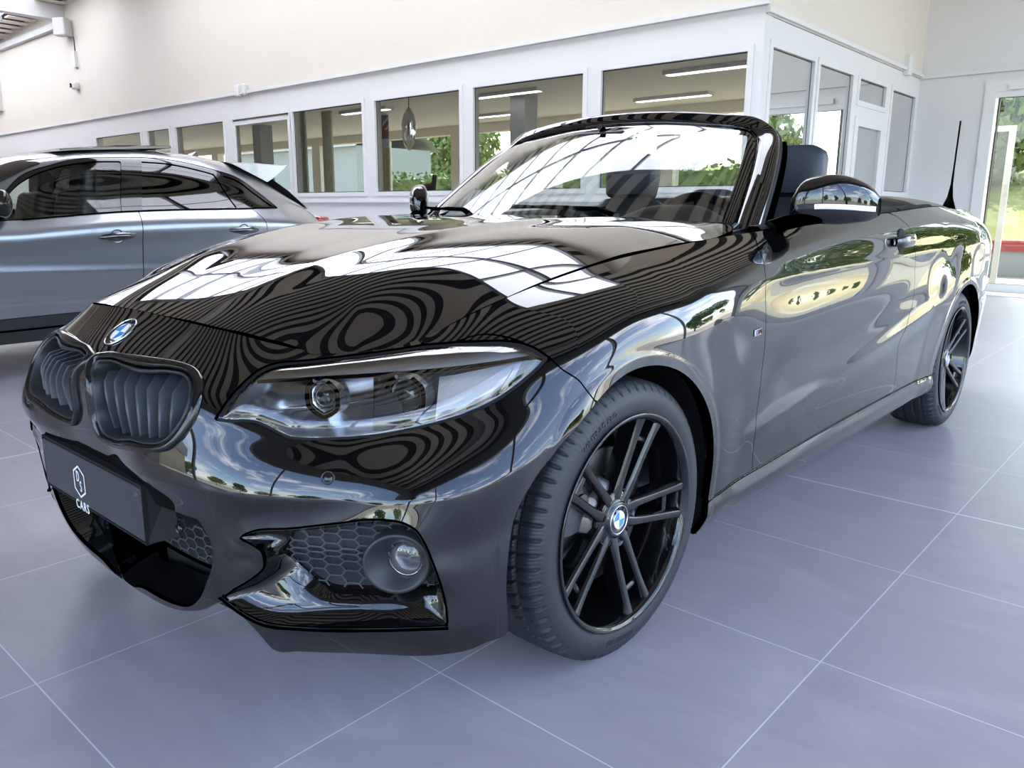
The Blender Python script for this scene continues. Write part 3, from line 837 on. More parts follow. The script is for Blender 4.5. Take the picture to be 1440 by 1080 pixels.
# ---- head lamps
def headlamp(mir):
    f = (lambda m: m.mirrored()) if mir else (lambda m: m)
    inner = offset_poly(hl_uv, -.0075)
    s_in = sdf_poly(g.U, g.V, inner)
    seal = f(g.cut(inter(sd_hl-.001, -s_in), lip=.01, off=-.004)).build('headlamp', M['seal'], CAR)
    # the lens bulges forward of its rim
    LS = Surf(g.u, g.v, g.P.copy(), g.flip); tt_ = np.clip(-s_in/.055, 0, 1); LS.P = g.P+g.N*(.017*(1-(1-tt_)**2)-.004)[..., None]; LS.normals()
    f(LS.cut(s_in-.001, lip=.0)).build('lens', M['lens'], seal)
    # inside: housing set back, side walls
    n = len(inner[::3]); q = inner[::3]; c = q.mean(0)
    P = g.at(q[:, 0], q[:, 1]); N = g.nrm(q[:, 0], q[:, 1])
    def lay(k, dx, dn):
        w = q+(c-q)*k; return g.at(w[:, 0], w[:, 1])+np.array([-dx, -dx*.45, 0])-N*dn
    G4 = np.stack([lay(0, .0, .006), lay(.02, .03, .01), lay(.06, .07, .02), lay(.25, .10, .02), lay(.6, .11, .02), lay(.97, .115, .02)], 1)
    f(MB().grid(G4, closed_u=True)).build('housing', M['lampbowl'], seal)
    # light bar along the top edge
    def pp(px, o_):
        return g.deep(px, o_)
    top = [(372, 520), (430, 511), (500, 502.5), (560, 495), (620, 488.5), (680, 486), (720, 487), (742, 494)]
    low_ = [(362, 537), (430, 533), (500, 529), (560, 525), (620, 520), (680, 513), (720, 507), (748, 502)]
    ts = np.linspace(0, 1, 30); tt = np.linspace(0, 1, len(top))
    a = cspline(tt, np.array([pp(p, .034) for p in top]), ts); b = cspline(tt, np.array([pp(p, .016) for p in low_]), ts); c2 = cspline(tt, np.array([pp((p[0], p[1]+2), .055) for p in low_]), ts)
    f(MB().grid(np.stack([a, a*.5+b*.5+np.array([.004, .002, .004]), b], 1))).build('brow_sheen_panel', M['lampsheen'], seal)  # white colour stands in for sky reflected along the lamp's top
    f(MB().tube(list(b), .0042, 8)).build('light_bar', M['ledw'], seal)
    # two projector units with broken hexagon rings
    for (cx, cy, rr, dep) in ((455, 559, .036, .050), (571, 557, .041, .050)):
        p = g.deep((cx, cy), .045)
        ax = np.array([.93, .30, -.02]); ax /= np.linalg.norm(ax)
        t = np.cross((0, 0, 1), ax); t /= np.linalg.norm(t); b_ = np.cross(ax, t)
        X = Matrix(((t[0], b_[0], ax[0], p[0]), (t[1], b_[1], ax[1], p[1]), (t[2], b_[2], ax[2], p[2]), (0, 0, 0, 1)))
        m = MB(); m.xf = X
        m.lathe([(rr*.62, -.03), (rr*.66, -.004), (rr*.80, .002), (rr*.98, -.004), (rr*1.08, -.03)], 40)
        unit = f(m).build('projector', M['lampbowl'], seal)
        m = MB(); m.xf = X
        m.lathe([(0, .008), (rr*.25, .0065), (rr*.45, .002), (rr*.60, -.008), (rr*.63, -.016)], 32)
        f(m).build('projector_lens', M['projglass'], seal)
        m = MB(); m.xf = X
        hexa = []
        for k in range(41):
            th = math.radians(115+ (310)*k/40); 
            h = math.cos(math.radians(30))/math.cos(((th-math.radians(30)) % math.radians(60))-math.radians(30))
            rad = rr*1.05*(.55*h+.45)
            hexa.append((rad*math.cos(th), rad*math.sin(th), .004))
        m.tube(hexa, .0042, 8, squash=(1, 1.5))
        f(m).build('light_ring', M['ledw'], seal)
        m = MB(); m.xf = X
        m.tube([(x*.80, y*.80, .001) for x, y, z in hexa], .002, 6)
        f(m).build('inner_ring', M['ledw'], seal)
    # divider and side reflector
    d0, d1 = pp((533, 531), .03), pp((533, 606), .02)
    bx = MB(); k = np.array([-.05, -.01, 0]); w = np.array([-.006, .009, 0])
    bx.grid(np.stack([np.array([d0, d1])+w+k, np.array([d0, d1])+w, np.array([d0, d1])-w, np.array([d0, d1])-w+k], 1))
    f(bx).build('divider', M['plastic_soft'], seal)
    r0 = [pp(p, .03) for p in ((618, 530), (640, 527), (735, 507), (724, 530), (690, 558), (640, 580), (612, 590))]
    f(MB().add(r0, [list(range(len(r0)))], smooth=False)).build('reflector', M['lampsatin'], seal)
    return seal
M['lampbowl'] = mat('lamp_housing', (.72, .74, .78), .22, .9)
M['lampsheen'] = mat('lamp_sheen_white', (.80, .83, .88), .22, coat=.6)
M['lampsatin'] = mat('lamp_satin', (.80, .84, .90), .30, .6)
M['projglass'] = mat('projector_glass', (.03, .035, .04), .02, 0, 1.6, coat=1)
headlamp(False); headlamp(True)
# ---------------------------------------------------------------- windscreen, frame, cowl
FRAME_HALF = np.array([(-.815, .730, .940), (-.93, .700, 1.035), (-1.06, .662, 1.140), (-1.165, .620, 1.222), (-1.215, .580, 1.262), (-1.222, .535, 1.285), (-1.205, .46, 1.300), (-1.182, .30, 1.318), (-1.165, .15, 1.328), (-1.160, 0, 1.331)])
def frame_curve(n=90):
    h = np.vstack([FRAME_HALF, FRAME_HALF[-2::-1]*[1, -1, 1]])
    L = np.r_[0, np.cumsum(np.linalg.norm(np.diff(h, axis=0), axis=1))]
    return cspline(L, h, np.linspace(0, L[-1], n))
WN = np.array([.68, 0, .73]); WN /= np.linalg.norm(WN)
FC = frame_curve()
cw = FC[:, :]*1.0
def inward(k, dn=0.0):
    """frame curve moved k metres inward in the plane of the screen"""
    t = np.gradient(FC, axis=0); t /= np.linalg.norm(t, axis=1)[:, None]
    b = np.cross(np.tile(WN, (len(FC), 1)), t); b /= np.linalg.norm(b, axis=1)[:, None]
    if b[len(b)//2, 2] > 0: b = -b
    kk = np.broadcast_to(np.asarray(k, float), (len(FC),)); pl = sstep(.50, .62, np.abs(FC[:, 1]))
    return FC+b*kk[:, None]+WN*(dn-pl*.016*np.clip(1-kk/.058, 0, 1.3))[:, None]
yy = np.abs(FC[:, 1]); pill = sstep(.50, .62, yy)
kw = .050*(1-pill)+.058*pill
prof = [inward(kw, -.012), inward(kw, -.002), inward(kw-.002, .0012), inward(kw*.6, .0048), inward(kw*.2, .0066), inward(.001, .0066), inward(-.0035, .0055), inward(-.007, .0015), inward(-.009, -.006), inward(-.0145, -.014), inward(-.0145, -.026), inward(.006, -.046), inward(kw*.9, -.040), inward(kw, -.012)]
FRAME = MB().grid(np.stack(prof[:9], 1)).build('windscreen_frame', M['paint'], CAR)
MB().grid(np.stack(prof[8:], 1)).build('frame_trim', M['seal'], FRAME)
# bright bead between glass and pillar, rubber seal behind the pillar
for mir in (0, 1):
    sel = FC[:, 1] > .46
    c1 = inward(kw, .001)[sel]; m = MB().tube(list(c1), .0028, 6); (m.mirrored() if mir else m).build('glass_bead', M['satin'], FRAME)
    c2 = inward(-.016, -.034)[FC[:, 1] > .60]
    m = MB().tube(list(c2), .011, 10, squash=(1, 1.5)); (m.mirrored() if mir else m).build('pillar_seal', M['seal'], FRAME)
# glass: loft between base and header
nb = 60
base = np.array([(-.845, .690, .957), (-.80, .66, .953), (-.735, .50, .957), (-.665, .28, .962), (-.625, 0, .965)])
base = np.vstack([base, base[-2::-1]*[1, -1, 1]]); Lb = np.linspace(0, 1, len(base)); tb = np.linspace(0, 1, nb)
inner = inward(kw, -.004)
# split the inner frame curve into right pillar, header, left pillar by |y|
hd = inner[np.abs(FC[:, 1]) <= .585]; pl_ = inner[FC[:, 1] > .585]; pr_ = inner[FC[:, 1] < -.585]
if hd[0, 1] < hd[-1, 1]: hd = hd[::-1]
if pl_[0, 2] > pl_[-1, 2]: pl_ = pl_[::-1]
if pr_[0, 2] > pr_[-1, 2]: pr_ = pr_[::-1]
def resamp(q, n):
    L = np.r_[0, np.cumsum(np.linalg.norm(np.diff(q, axis=0), axis=1))]; t = np.linspace(0, L[-1], n); return np.stack([np.interp(t, L, q[:, i]) for i in range(3)], 1)
H_ = resamp(hd, nb); B_ = resamp(cspline(Lb, base, np.linspace(0, 1, 200)), nb)
pl_ = np.vstack([B_[0], pl_, H_[0]]); pr_ = np.vstack([B_[-1], pr_, H_[-1]])
nv_ = 40; Lp = resamp(pl_, nv_); Rp = resamp(pr_, nv_)
s_ = np.linspace(0, 1, nb)[:, None, None]; t_ = np.linspace(0, 1, nv_)[None, :, None]
GL = (1-t_)*B_[:, None]+t_*H_[:, None]+(1-s_)*Lp[None]+s_*Rp[None]-((1-s_)*(1-t_)*B_[0]+s_*(1-t_)*B_[-1]+(1-s_)*t_*H_[0]+s_*t_*H_[-1])
GL = GL+WN*.018*(np.sin(np.pi*s_)*np.sin(np.pi*t_))
WS = Surf(np.linspace(0, 1, nb)*1.35, np.linspace(0, 1, nv_)*.55, GL)
if WS.N[..., 2].mean() < 0: WS.flip = True; WS.N = -WS.N
SCREEN = MB().grid(WS.P, flip=WS.flip, normals=WS.N).build('windscreen', M['glass'], CAR)
# dark printed border on the inside of the glass
def frit():
    e = np.minimum(np.minimum(WS.U, 1.35-WS.U)/.050, np.minimum((.55-WS.V)/.030, WS.V/.045))
    return WS.cut(e-1, lip=0, off=-.004)
frit().build('glass_border', M['gloss'], SCREEN)
# interior mirror
m = MB(); m.rbox((-1.07, 0, 1.235), (.035, .215, .065), .016); im = m.build('interior_mirror', M['plastic'], CAR)
MB().tube([(-1.06, 0, 1.25), (-1.085, 0, 1.275), (-1.06, 0, 1.285)], .012, 10).build('mirror_stalk', M['plastic'], im)
# cowl and wipers
cw_ = []
for x, y, z in [(-.86, -.735, .928), (-.775, -.69, .938), (-.735, -.50, .945), (-.665, -.28, .951), (-.625, 0, .955), (-.665, .28, .951), (-.735, .50, .945), (-.775, .69, .938), (-.86, .735, .928)]:
    cw_.append([(x+.06, y*.98, z-.03), (x+.015, y, z-.016), (x-.02, y, z-.006), (x-.06, y, z+.004), (x-.12, y*.99, z-.02)])
MB().grid(cw_).build('cowl', M['plastic'], CAR)
for pv, tip in (((-.66, .36, .972), (-.755, -.17, .995)), ((-.675, -.28, .970), (-.80, -.62, .985))):
    p, t = Vector(pv), Vector(tip)
    w = MB().tube([p, p.lerp(t, .15)+Vector((0, 0, .016)), p.lerp(t, .6)+Vector((0, 0, .014)), t], [.011, .010, .007, .005], 8, squash=(1.3, .8)).build('wiper', M['plastic'], CAR)
    MB().tube([p.lerp(t, .2)+Vector((-.02, 0, .012)), t+Vector((-.02, -.06, .010))], .006, 6).build('wiper_blade', M['seal'], w)
# ---------------------------------------------------------------- tops of the doors and tub
def belt_strip(x0, x1, name, inn, mat_):
    us = [u for u in g.u if ux(x0) <= u <= ux(x1)]
    k = [int(np.searchsorted(g.u, u)) for u in us]
    e = g.P[k, -1]
    a = e+np.array([0, -.004, .0]); b = e+np.array([0, -.016, .009]); c = e+np.array([0, -.045, .010]); c[:, 1] = np.minimum(c[:, 1], e[:, 1]-.03)
    d = e.copy(); d[:, 1] -= inn; d[:, 2] -= .012; f_ = d.copy(); f_[:, 1] -= .015; f_[:, 2] = .35
    h = MB().grid(np.stack([a, b, c], 1)); h2 = MB().grid(np.stack([c, d, f_], 1))
    for mir in (0, 1):
        o = (h.mirrored() if mir else h).build(name, M['seal'], CAR)
        (h2.mirrored() if mir else h2).build('trim_panel', mat_, o)
belt_strip(-.80, -1.93, 'door_top', .085, M['leather'])
belt_strip(-1.94, -2.42, 'quarter_top', .11, M['leather'])
# ---------------------------------------------------------------- rear deck: hood cover and boot lid
def deck(x0, x1, n, crown, inset=.004, dz=0.0):
    xs_ = np.linspace(x0, x1, n); rows = []
    for x in xs_:
        if x > XR: e = g.P[np.searchsorted(g.u, ux(x)), -1]
        else:
            tail = g.P[NF+NS:, -1]; o = np.argsort(tail[:, 0]); e = np.array([x, np.interp(x, tail[o, 0], tail[o, 1]), np.interp(x, tail[o, 0], tail[o, 2])])
        ye = max(e[1]-inset, .02); t = np.sin(np.linspace(-np.pi/2, np.pi/2, 41))
        rows.append(np.stack([np.full(41, x), t*ye, e[2]+dz+crown*(1-np.abs(t)**(2.6 if crown < .04 else 7))], 1))
    R = np.array(rows); return R
cov = deck(-2.22, -2.955, 24, .050)
cov[..., 2] -= .028*sstep(-2.80, -2.95, cov[..., 0])
edge = cov[:1]+np.array([.012, 0, -.012]); edge2 = cov[:1]+np.array([.0, 0, -.10])
MB().grid(np.vstack([edge2, edge, cov])).build('soft_top_cover', M['cover'], CAR)
lid = deck(-2.965, -3.598, 30, .022)
lid[..., 2] += .012*sstep(-3.30, -3.56, lid[..., 0])*(1-np.abs(np.linspace(-1, 1, 41))**6)
MB().grid(lid).build('boot_lid', M['paint'], CAR)
# tail lamps
tail = Surf(g.u, g.v, g.P+g.N*.003, g.flip)
for mir in (0, 1):
    q = smooth_poly([(ux(XR)+.30, .845, 1), (ux(XR)+.52, .872), (ux(XR)+.95, .868, 1), (ux(XR)+.93, .79), (ux(XR)+.62, .775), (ux(XR)+.44, .80)], 8)
    mm = tail.cut(sdf_poly(g.U, g.V, q), lip=.006); (mm.mirrored() if mir else mm).build('tail_lamp', M['amber'], CAR)
# antenna
an = at(1334, 291, y=.585)
m = MB(); bx = Vector((an[0], .585, an[2]))
m.tube([bx+Vector((0, 0, -.012)), bx+Vector((0, 0, .004)), bx+Vector((-.004, 0, .05)), bx+Vector((-.010, 0, .12)), bx+Vector((-.014, 0, .19))], [.042, .038, .018, .0075, .006], 14, squash=(.8, 1.15)); a_ = m.build('antenna', M['plastic'], CAR)
rod = []
MB().tube([bx+Vector((-.014-.02*k, 0, .19+.26*k)) for k in np.linspace(0, 1, 8)], .0045, 8).build('antenna_rod', M['plastic'], a_)
# ---------------------------------------------------------------- door mirrors
def door_mirror(mir):
    f = (lambda m: m.mirrored()) if mir else (lambda m: m)
    sec = np.array([(.800, -.925, .026, .962, 1.026), (.815, -.935, .046, .956, 1.062), (.845, -.955, .060, .952, 1.086), (.885, -.985, .068, .951, 1.093), (.920, -1.014, .068, .953, 1.088), (.950, -1.042, .060, .958, 1.074), (.975, -1.067, .045, .966, 1.052), (.990, -1.084, .022, .977, 1.028)])
    yq = np.r_[np.linspace(.80, .845, 8), np.linspace(.86, .975, 12), np.linspace(.978, .990, 5)]
    S_ = cspline(sec[:, 0], sec[:, 1:], yq)
    k = 40; rows = []
    for y, (cx, hx, z0, z1) in zip(yq, S_):
        r = []
        for i in range(k):
            th = 2*math.pi*i/k; c, s = math.cos(th), math.sin(th)
            e = 2/2.6
            xx = math.copysign(abs(c)**e, c); zz = math.copysign(abs(s)**(2/2.4), s)
            if xx < 0: xx *= .55
            r.append((cx+hx*xx, y, (z0+z1)/2+(z1-z0)/2*zz))
        rows.append(r)
    R = np.array(rows)
    par = f(MB().grid(R, closed_v=True).add(R[0], [list(range(k))]).add(R[-1], [list(range(k))[::-1]])).build('door_mirror', M['paint'], CAR)
    # lower shell slightly proud, black
    low = R.copy(); zmid = ((S_[:, 1+1]+S_[:, 2+1])/2)[:, None]
    cen = np.stack([S_[:, 0], yq, (S_[:, 2]+S_[:, 3])/2], 1)[:, None]
    zs_ = S_[:, 2][:, None]+.30*(S_[:, 3]-S_[:, 2])[:, None]
    L = cen+(R-cen)*1.015; idx = [i for i in range(k) if math.sin(2*math.pi*i/k) < -.30]
    f(MB().grid(L[:, idx])).build('mirror_lower_shell', M['gloss'], par)
    # indicator strip along the front
    pts = []; ys_ = np.linspace(.868, .9885, 20); Sq = cspline(sec[:, 0], sec[:, 1:], ys_)
    up, dn = [], []
    for y, (cx, hx, z0, z1) in zip(ys_, Sq):
        zc = z0+.36*(z1-z0); hh = .0065
        for lst, z in ((up, zc+hh), (dn, zc-hh)):
            s = (z-(z0+z1)/2)/((z1-z0)/2); s = max(-1, min(1, s)); c = max(0., 1-abs(s)**2.4)**(1/2.6)
            lst.append((cx+hx*c+.0025, y+.001, z))
    up, dn = np.array(up), np.array(dn)
    f(MB().grid(np.stack([up+[-.004, 0, .001], up, (up+dn)/2+[.0015, 0, 0], dn, dn+[-.004, 0, -.001]], 1))).build('indicator_strip', M['ledw'], par)
    # foot on the door
    foot = [(-.84, .772, .940), (-.875, .80, .955), (-.915, .835, .965), (-.965, .875, .972)]
    f(MB().tube(foot, [.032, .030, .027, .024], 14, squash=(1.1, .7))).build('mirror_foot', M['gloss'], par)
    gl = np.array([((cx-hx*.42), y, z) for y, (cx, hx, z0, z1) in zip(yq[6:-6], S_[6:-6]) for z in (z0+.02, z1-.02)]).reshape(-1, 2, 3)
    f(MB().grid(gl)).build('mirror_glass', M['chrome'], par)
    return par
door_mirror(0); door_mirror(1)
# triangular mirror base panel
def sail():
    return MB().add([(-.79, .772, .940), (-.90, .795, .952), (-.98, .79, .957), (-.96, .745, .985), (-.88, .735, 1.0)], [(0, 1, 2, 3, 4)], smooth=False)
# ---------------------------------------------------------------- door handles
def handle():
    (u, v), = g.pix([(1267, 339)])
    m = MB()
    rows = []
    for k in np.linspace(-1, 1, 25):
        uu = u+.082*k; c = g.at(uu, v); n = g.nrm(uu, v); h = (1-abs(k)**3.0)
        t = np.array([0, 0, 1.])
        off = .006+.030*max(h, 0)**.6; hh = .015+.008*h
        rows.append([c+n*(off+a)+t*b*hh for a, b in ((-.006, -1), (.001, -.95), (.006, -.6), (.008, 0), (.006, .6), (.001, .95), (-.006, 1), (-.012, .5), (-.012, -.5))])
    m.grid(np.array(rows), closed_v=True)
    cup = MB(); X = frame_at(g, u+.005, v)
    cup.xf = X
    cup.lathe([(0, .0016), (.040, .0018), (.0435, .0022), (.045, .0008), (.046, -.004)], 36)  # raised near-black disc paints the shade of a hollow; nothing is cut
    return m, cup
hm, hc = handle()
for mir in (0, 1):
    o = (hm.mirrored() if mir else hm).build('door_handle', M['handle'], DOORS[mir]); (hc.mirrored() if mir else hc).build('handle_shade_disc', M['dark'], DOORS[mir])
M_dummy = 0
# ---------------------------------------------------------------- interior
m = MB(); m.grid([[(-.70, -.62, .40), (-.70, .62, .40)], [(-.75, -.64, .16), (-.75, .64, .16)], [(-2.35, -.66, .17), (-2.35, .66, .17)], [(-2.45, -.62, .60), (-2.45, .62, .60)], [(-2.47, -.66, .98), (-2.47, .66, .98)]]); m.build('cabin_floor', M['dark'], CAR)
# dashboard with instrument hood
rows = []
for y in np.linspace(-.70, .70, 61):
    hump = .060*math.exp(-((y-.37)/.17)**4)
    fade = 1-.25*abs(y/.7)**4
    rows.append([(-.70, y, .925), (-.80, y, .935), (-.92, y, .935+.02*fade+hump*.55), (-1.00, y, .935+.012*fade+hump), (-1.06, y, .905+hump*.95), (-1.085, y, .86+hump*.3), (-1.05, y, .78), (-1.08, y, .66), (-1.0, y, .50), (-.95, y, .30)])
R = np.array(rows); t = np.linspace(0, 1, R.shape[1]); R = cspline(t, R.transpose(1, 0, 2), np.linspace(0, 1, 40)).transpose(1, 0, 2)
DASH = MB().grid(R).build('dashboard', M['dash'], CAR)
m = MB(); m.rbox((-.99, -.02, .965), (.012, .23, .075), .004, M=Matrix.Rotation(math.radians(-12), 3, 'Y')); m.build('display_screen', M['gloss'], DASH)
# steering wheel
X = Matrix.Translation((-1.20, .37, .865))@Matrix.Rotation(math.radians(-66), 4, 'Y')
m = MB(); m.xf = X; m.tube([(.187*math.cos(a), .187*math.sin(a), 0) for a in np.linspace(0, 2*math.pi, 49)[:-1]], .0165, 12, closed=True); sw = m.build('steering_wheel', M['leather'], CAR)
m = MB(); m.xf = X; m.lathe([(0, .03), (.05, .028), (.075, .015), (.07, -.02), (.03, -.08)], 28); m.build('airbag_cover', M['plastic'], sw)
for a in (0, math.pi, math.pi*1.5):
    m = MB(); m.xf = X@Matrix.Rotation(a, 4, 'Z'); m.tube([(.06, 0, .0), (.12, 0, -.004), (.18, 0, 0)], [.026, .018, .014], 8, squash=(1, .4)); m.build('wheel_spoke', M['satin'], sw)
# seats
def seat(y):
    def cushion(path, w, th, name, par, mt=M['leather'], taper=None):
        m = MB(); rows = []
        P = np.array(path); n = len(P)
        for i in range(n):
            t = P[min(i+1, n-1)]-P[max(i-1, 0)]; t /= np.linalg.norm(t); nn = np.array([t[2], 0, -t[0]])
            wi = w*(taper[i] if taper else 1); ti = th
            r = []
            for k in range(24):
                a = 2*math.pi*k/24; c, s = math.cos(a), math.sin(a)
                r.append(P[i]+np.array([0, 1, 0])*math.copysign(abs(c)**.45, c)*wi/2+nn*math.copysign(abs(s)**.6, s)*ti/2)
            rows.append(r)
        m.grid(np.array(rows), closed_v=True); m.add(rows[0], [list(range(24))]); m.add(rows[-1], [list(range(24))[::-1]])
        return m.build(name, mt, par)
    b = cushion([(-1.20, y, .40), (-1.22, y, .44), (-1.45, y, .44), (-1.68, y, .42), (-1.72, y, .40)], .50, .15, 'front_seat', CAR, taper=[.9, 1, 1, .95, .85])
    bk = cushion([(-1.62, y, .42), (-1.66, y, .50), (-1.74, y, .68), (-1.82, y, .86), (-1.87, y, .985), (-1.885, y, 1.02)], .50, .13, 'backrest', b, taper=[.92, .98, 1, .97, .80, .62])
    hx = cushion([(-1.855, y, 1.050), (-1.858, y, 1.062), (-1.868, y, 1.13), (-1.880, y, 1.200), (-1.884, y, 1.226), (-1.886, y, 1.232)], .275, .105, 'headrest', b, taper=[.86, .93, 1, .98, .90, .78])
    for s in (-1, 1): MB().tube([(-1.868, y+s*.06, 1.0), (-1.866, y+s*.06, 1.07)], .007, 8).build('headrest_post', M['satin'], b)
    return cushion
cs = None
cushion = seat(.385); seat(-.385)
rb = cushion([(-2.05, 0, .42), (-2.07, 0, .46), (-2.30, 0, .46), (-2.42, 0, .44)], 1.10, .14, 'rear_bench', CAR)
cushion([(-2.36, 0, .48), (-2.40, 0, .60), (-2.46, 0, .80), (-2.50, 0, .93), (-2.51, 0, .96)], 1.16, .12, 'bench_backrest', rb)
for y in (-.30, .30): cushion([(-2.49, y, .985), (-2.495, y, .995), (-2.505, y, 1.05), (-2.512, y, 1.085), (-2.513, y, 1.09)], .24, .09, 'rear_headrest', rb, taper=[.85, .95, 1, .93, .8])
m = MB(); m.rbox((-1.45, 0, .45), (.85, .20, .22), .04); m.build('centre_console', M['dash'], CAR)
# ---------------------------------------------------------------- bumper inserts
def by_angle(poly, c, n):
    """resample a closed polygon by angle about c"""
    q = np.asarray(poly)-c; a = np.unwrap(np.arctan2(q[:, 1], q[:, 0]))
    if a[-1] < a[0]: q = q[::-1]; a = a[::-1]
    a0 = a[0]; a = np.r_[a, a0+2*np.pi]; q = np.vstack([q, q[:1]])
    o = np.argsort(a); a = a[o]; q = q[o]
    t = np.linspace(-np.pi, np.pi, n, endpoint=False)
    t2 = a0+((t-a0) % (2*np.pi))
    return np.stack([np.interp(t2, a, q[:, 0]), np.interp(t2, a, q[:, 1])], 1)+c
def hexbars(S, poly, pw, ph, off, rad, clip_extra=None):
    """honeycomb of thin bars over the inside of a uv polygon"""
    P = np.asarray(poly); (u0, v0), (u1, v1) = P.min(0), P.max(0)
    m = MB(); segs = []
    ni = int((u1-u0)/pw)+3; nj = int((v1-v0)/ph)+3
    for i in range(-1, ni):
        for j in range(-1, nj):
            cx = u0+i*pw; cy = v0+(j+(.5 if i % 2 else 0))*ph
            a, b = pw*.36, pw*.64; h = ph/2
            pts = [(cx+a, cy-h), (cx+b, cy), (cx+a, cy+h), (cx-a, cy+h)]
            segs += [(pts[0], pts[1]), (pts[1], pts[2]), (pts[2], pts[3])]
    for p, q in segs:
        k = np.linspace(0, 1, 4)[:, None]; L = np.array(p)*(1-k)+np.array(q)*k
        d = sdf_poly(L[:, 0], L[:, 1], P)
        if (d > 0).all(): continue
        L = L[d <= 0]
        if len(L) < 2: continue
        w = S.at(L[:, 0], L[:, 1])-S.nrm(L[:, 0], L[:, 1])*off
        nn = S.nrm(L[0, 0], L[0, 1])
        t = w[-1]-w[0]
        if np.linalg.norm(t) < 1e-5: continue
        t = t/np.linalg.norm(t); sd_ = np.cross(t, nn)
        A, B = w[0], w[-1]; hw = rad; dp = rad*5
        m.add([A-sd_*hw, A+sd_*hw, B+sd_*hw, B-sd_*hw, A-sd_*hw-nn*dp, A+sd_*hw-nn*dp, B+sd_*hw-nn*dp, B-sd_*hw-nn*dp], [(0, 1, 2, 3), (0, 4, 5, 1), (3, 2, 6, 7)], smooth=False)
    return m
FOGIN_PX = [(383, 800), (384, 783), (391, 770), (430, 765), (500, 759), (560, 756), (584, 762), (597, 780), (608, 812), (616, 848, 1), (560, 849), (490, 847), (446, 843), (418, 830), (396, 814)]
fogin = smooth_poly(g.pix(FOGIN_PX), 8)
def fog_parts(mir):
    f = (lambda m: m.mirrored()) if mir else (lambda m: m)
    c = fogin.mean(0); n = 140
    A, B = by_angle(fog_uv, c, n), by_angle(fogin, c, n)
    def lay(q, d): return g.at(q[:, 0], q[:, 1])-g.nrm(q[:, 0], q[:, 1])*d
    ring = np.stack([lay(A, .0), lay(A, .006), lay(A*.5+B*.5, .032), lay(B, .045), lay(B+(c-B)*.02, .062)], 1)
    par = f(MB().grid(ring, closed_u=True)).build('side_intake', M['paint'], CAR)
    edge = f(MB().tube(list(lay(A, -.0005)), .0022, 6, closed=True)).build('intake_edge', M['gloss'], par)
    s = sdf_poly(g.U, g.V, fogin)
    f(g.cut(s-.004, lip=0, off=-.060)).build('intake_panel', M['plastic'], par)
    f(hexbars(g, fogin, .031, .0185, .048, .0015)).build('honeycomb', M['plastic_soft'], par)
    # fog lamp in an oblique cup
    (u, v), = g.pix([(556, 804)])
    p = g.at(u, v)-g.nrm(u, v)*.036
    ax = np.array([.90, .42, -.02]); ax /= np.linalg.norm(ax)
    t = np.cross((0, 0, 1), ax); t /= np.linalg.norm(t); b_ = np.cross(ax, t)
    X = Matrix(((t[0], b_[0], ax[0], p[0]), (t[1], b_[1], ax[1], p[1]), (t[2], b_[2], ax[2], p[2]), (0, 0, 0, 1)))
    m = MB(); m.xf = X
    k = 48; rows = []
    for i in range(k):
        th = 2*math.pi*i/k; cs, sn = math.cos(th), math.sin(th)
        # the rim of the cup leans back on the outer side
        lean = .018*(-cs)
        rows.append([(r*cs-(.006 if r > .04 else 0), r*sn, h+(lean if r > .04 else 0)) for r, h in ((.060, -.03), (.057, .012), (.0535, .016), (.049, .013), (.036, -.006), (.033, -.010), (.0325, -.02))])
    m.grid(rows, closed_u=True)
    lamp = f(m).build('fog_lamp', M['plastic'], par)
    m = MB(); m.xf = X; m.lathe([(0, -.004), (.015, -.005), (.028, -.009), (.0325, -.014)], 36); f(m).build('fog_lens', M['lens'], par)
    m = MB(); m.xf = X; m.lathe([(0, -.045), (.012, -.042), (.024, -.030), (.0322, -.013)], 36); f(m).build('fog_reflector', M['chrome'], par)
    m = MB(); m.xf = X; m.box(-.02, -.001, -.03, .02, .001, -.016); f(m).build('fog_shade', M['plastic'], par)
    # blade under the intake
    ln = smooth_poly([(311, 839), (345, 864), (369, 876), (425, 883), (525, 885), (630, 882)], 8, closed=False)
    q = np.array([w[:2] for w in g.pix(ln)])
    p0 = lay(q, -.004)
    f(MB().tube(list(p0), .0030, 8)).build('blade_edge', M['paint'], par)
    return par
fog_parts(False); fog_parts(True)

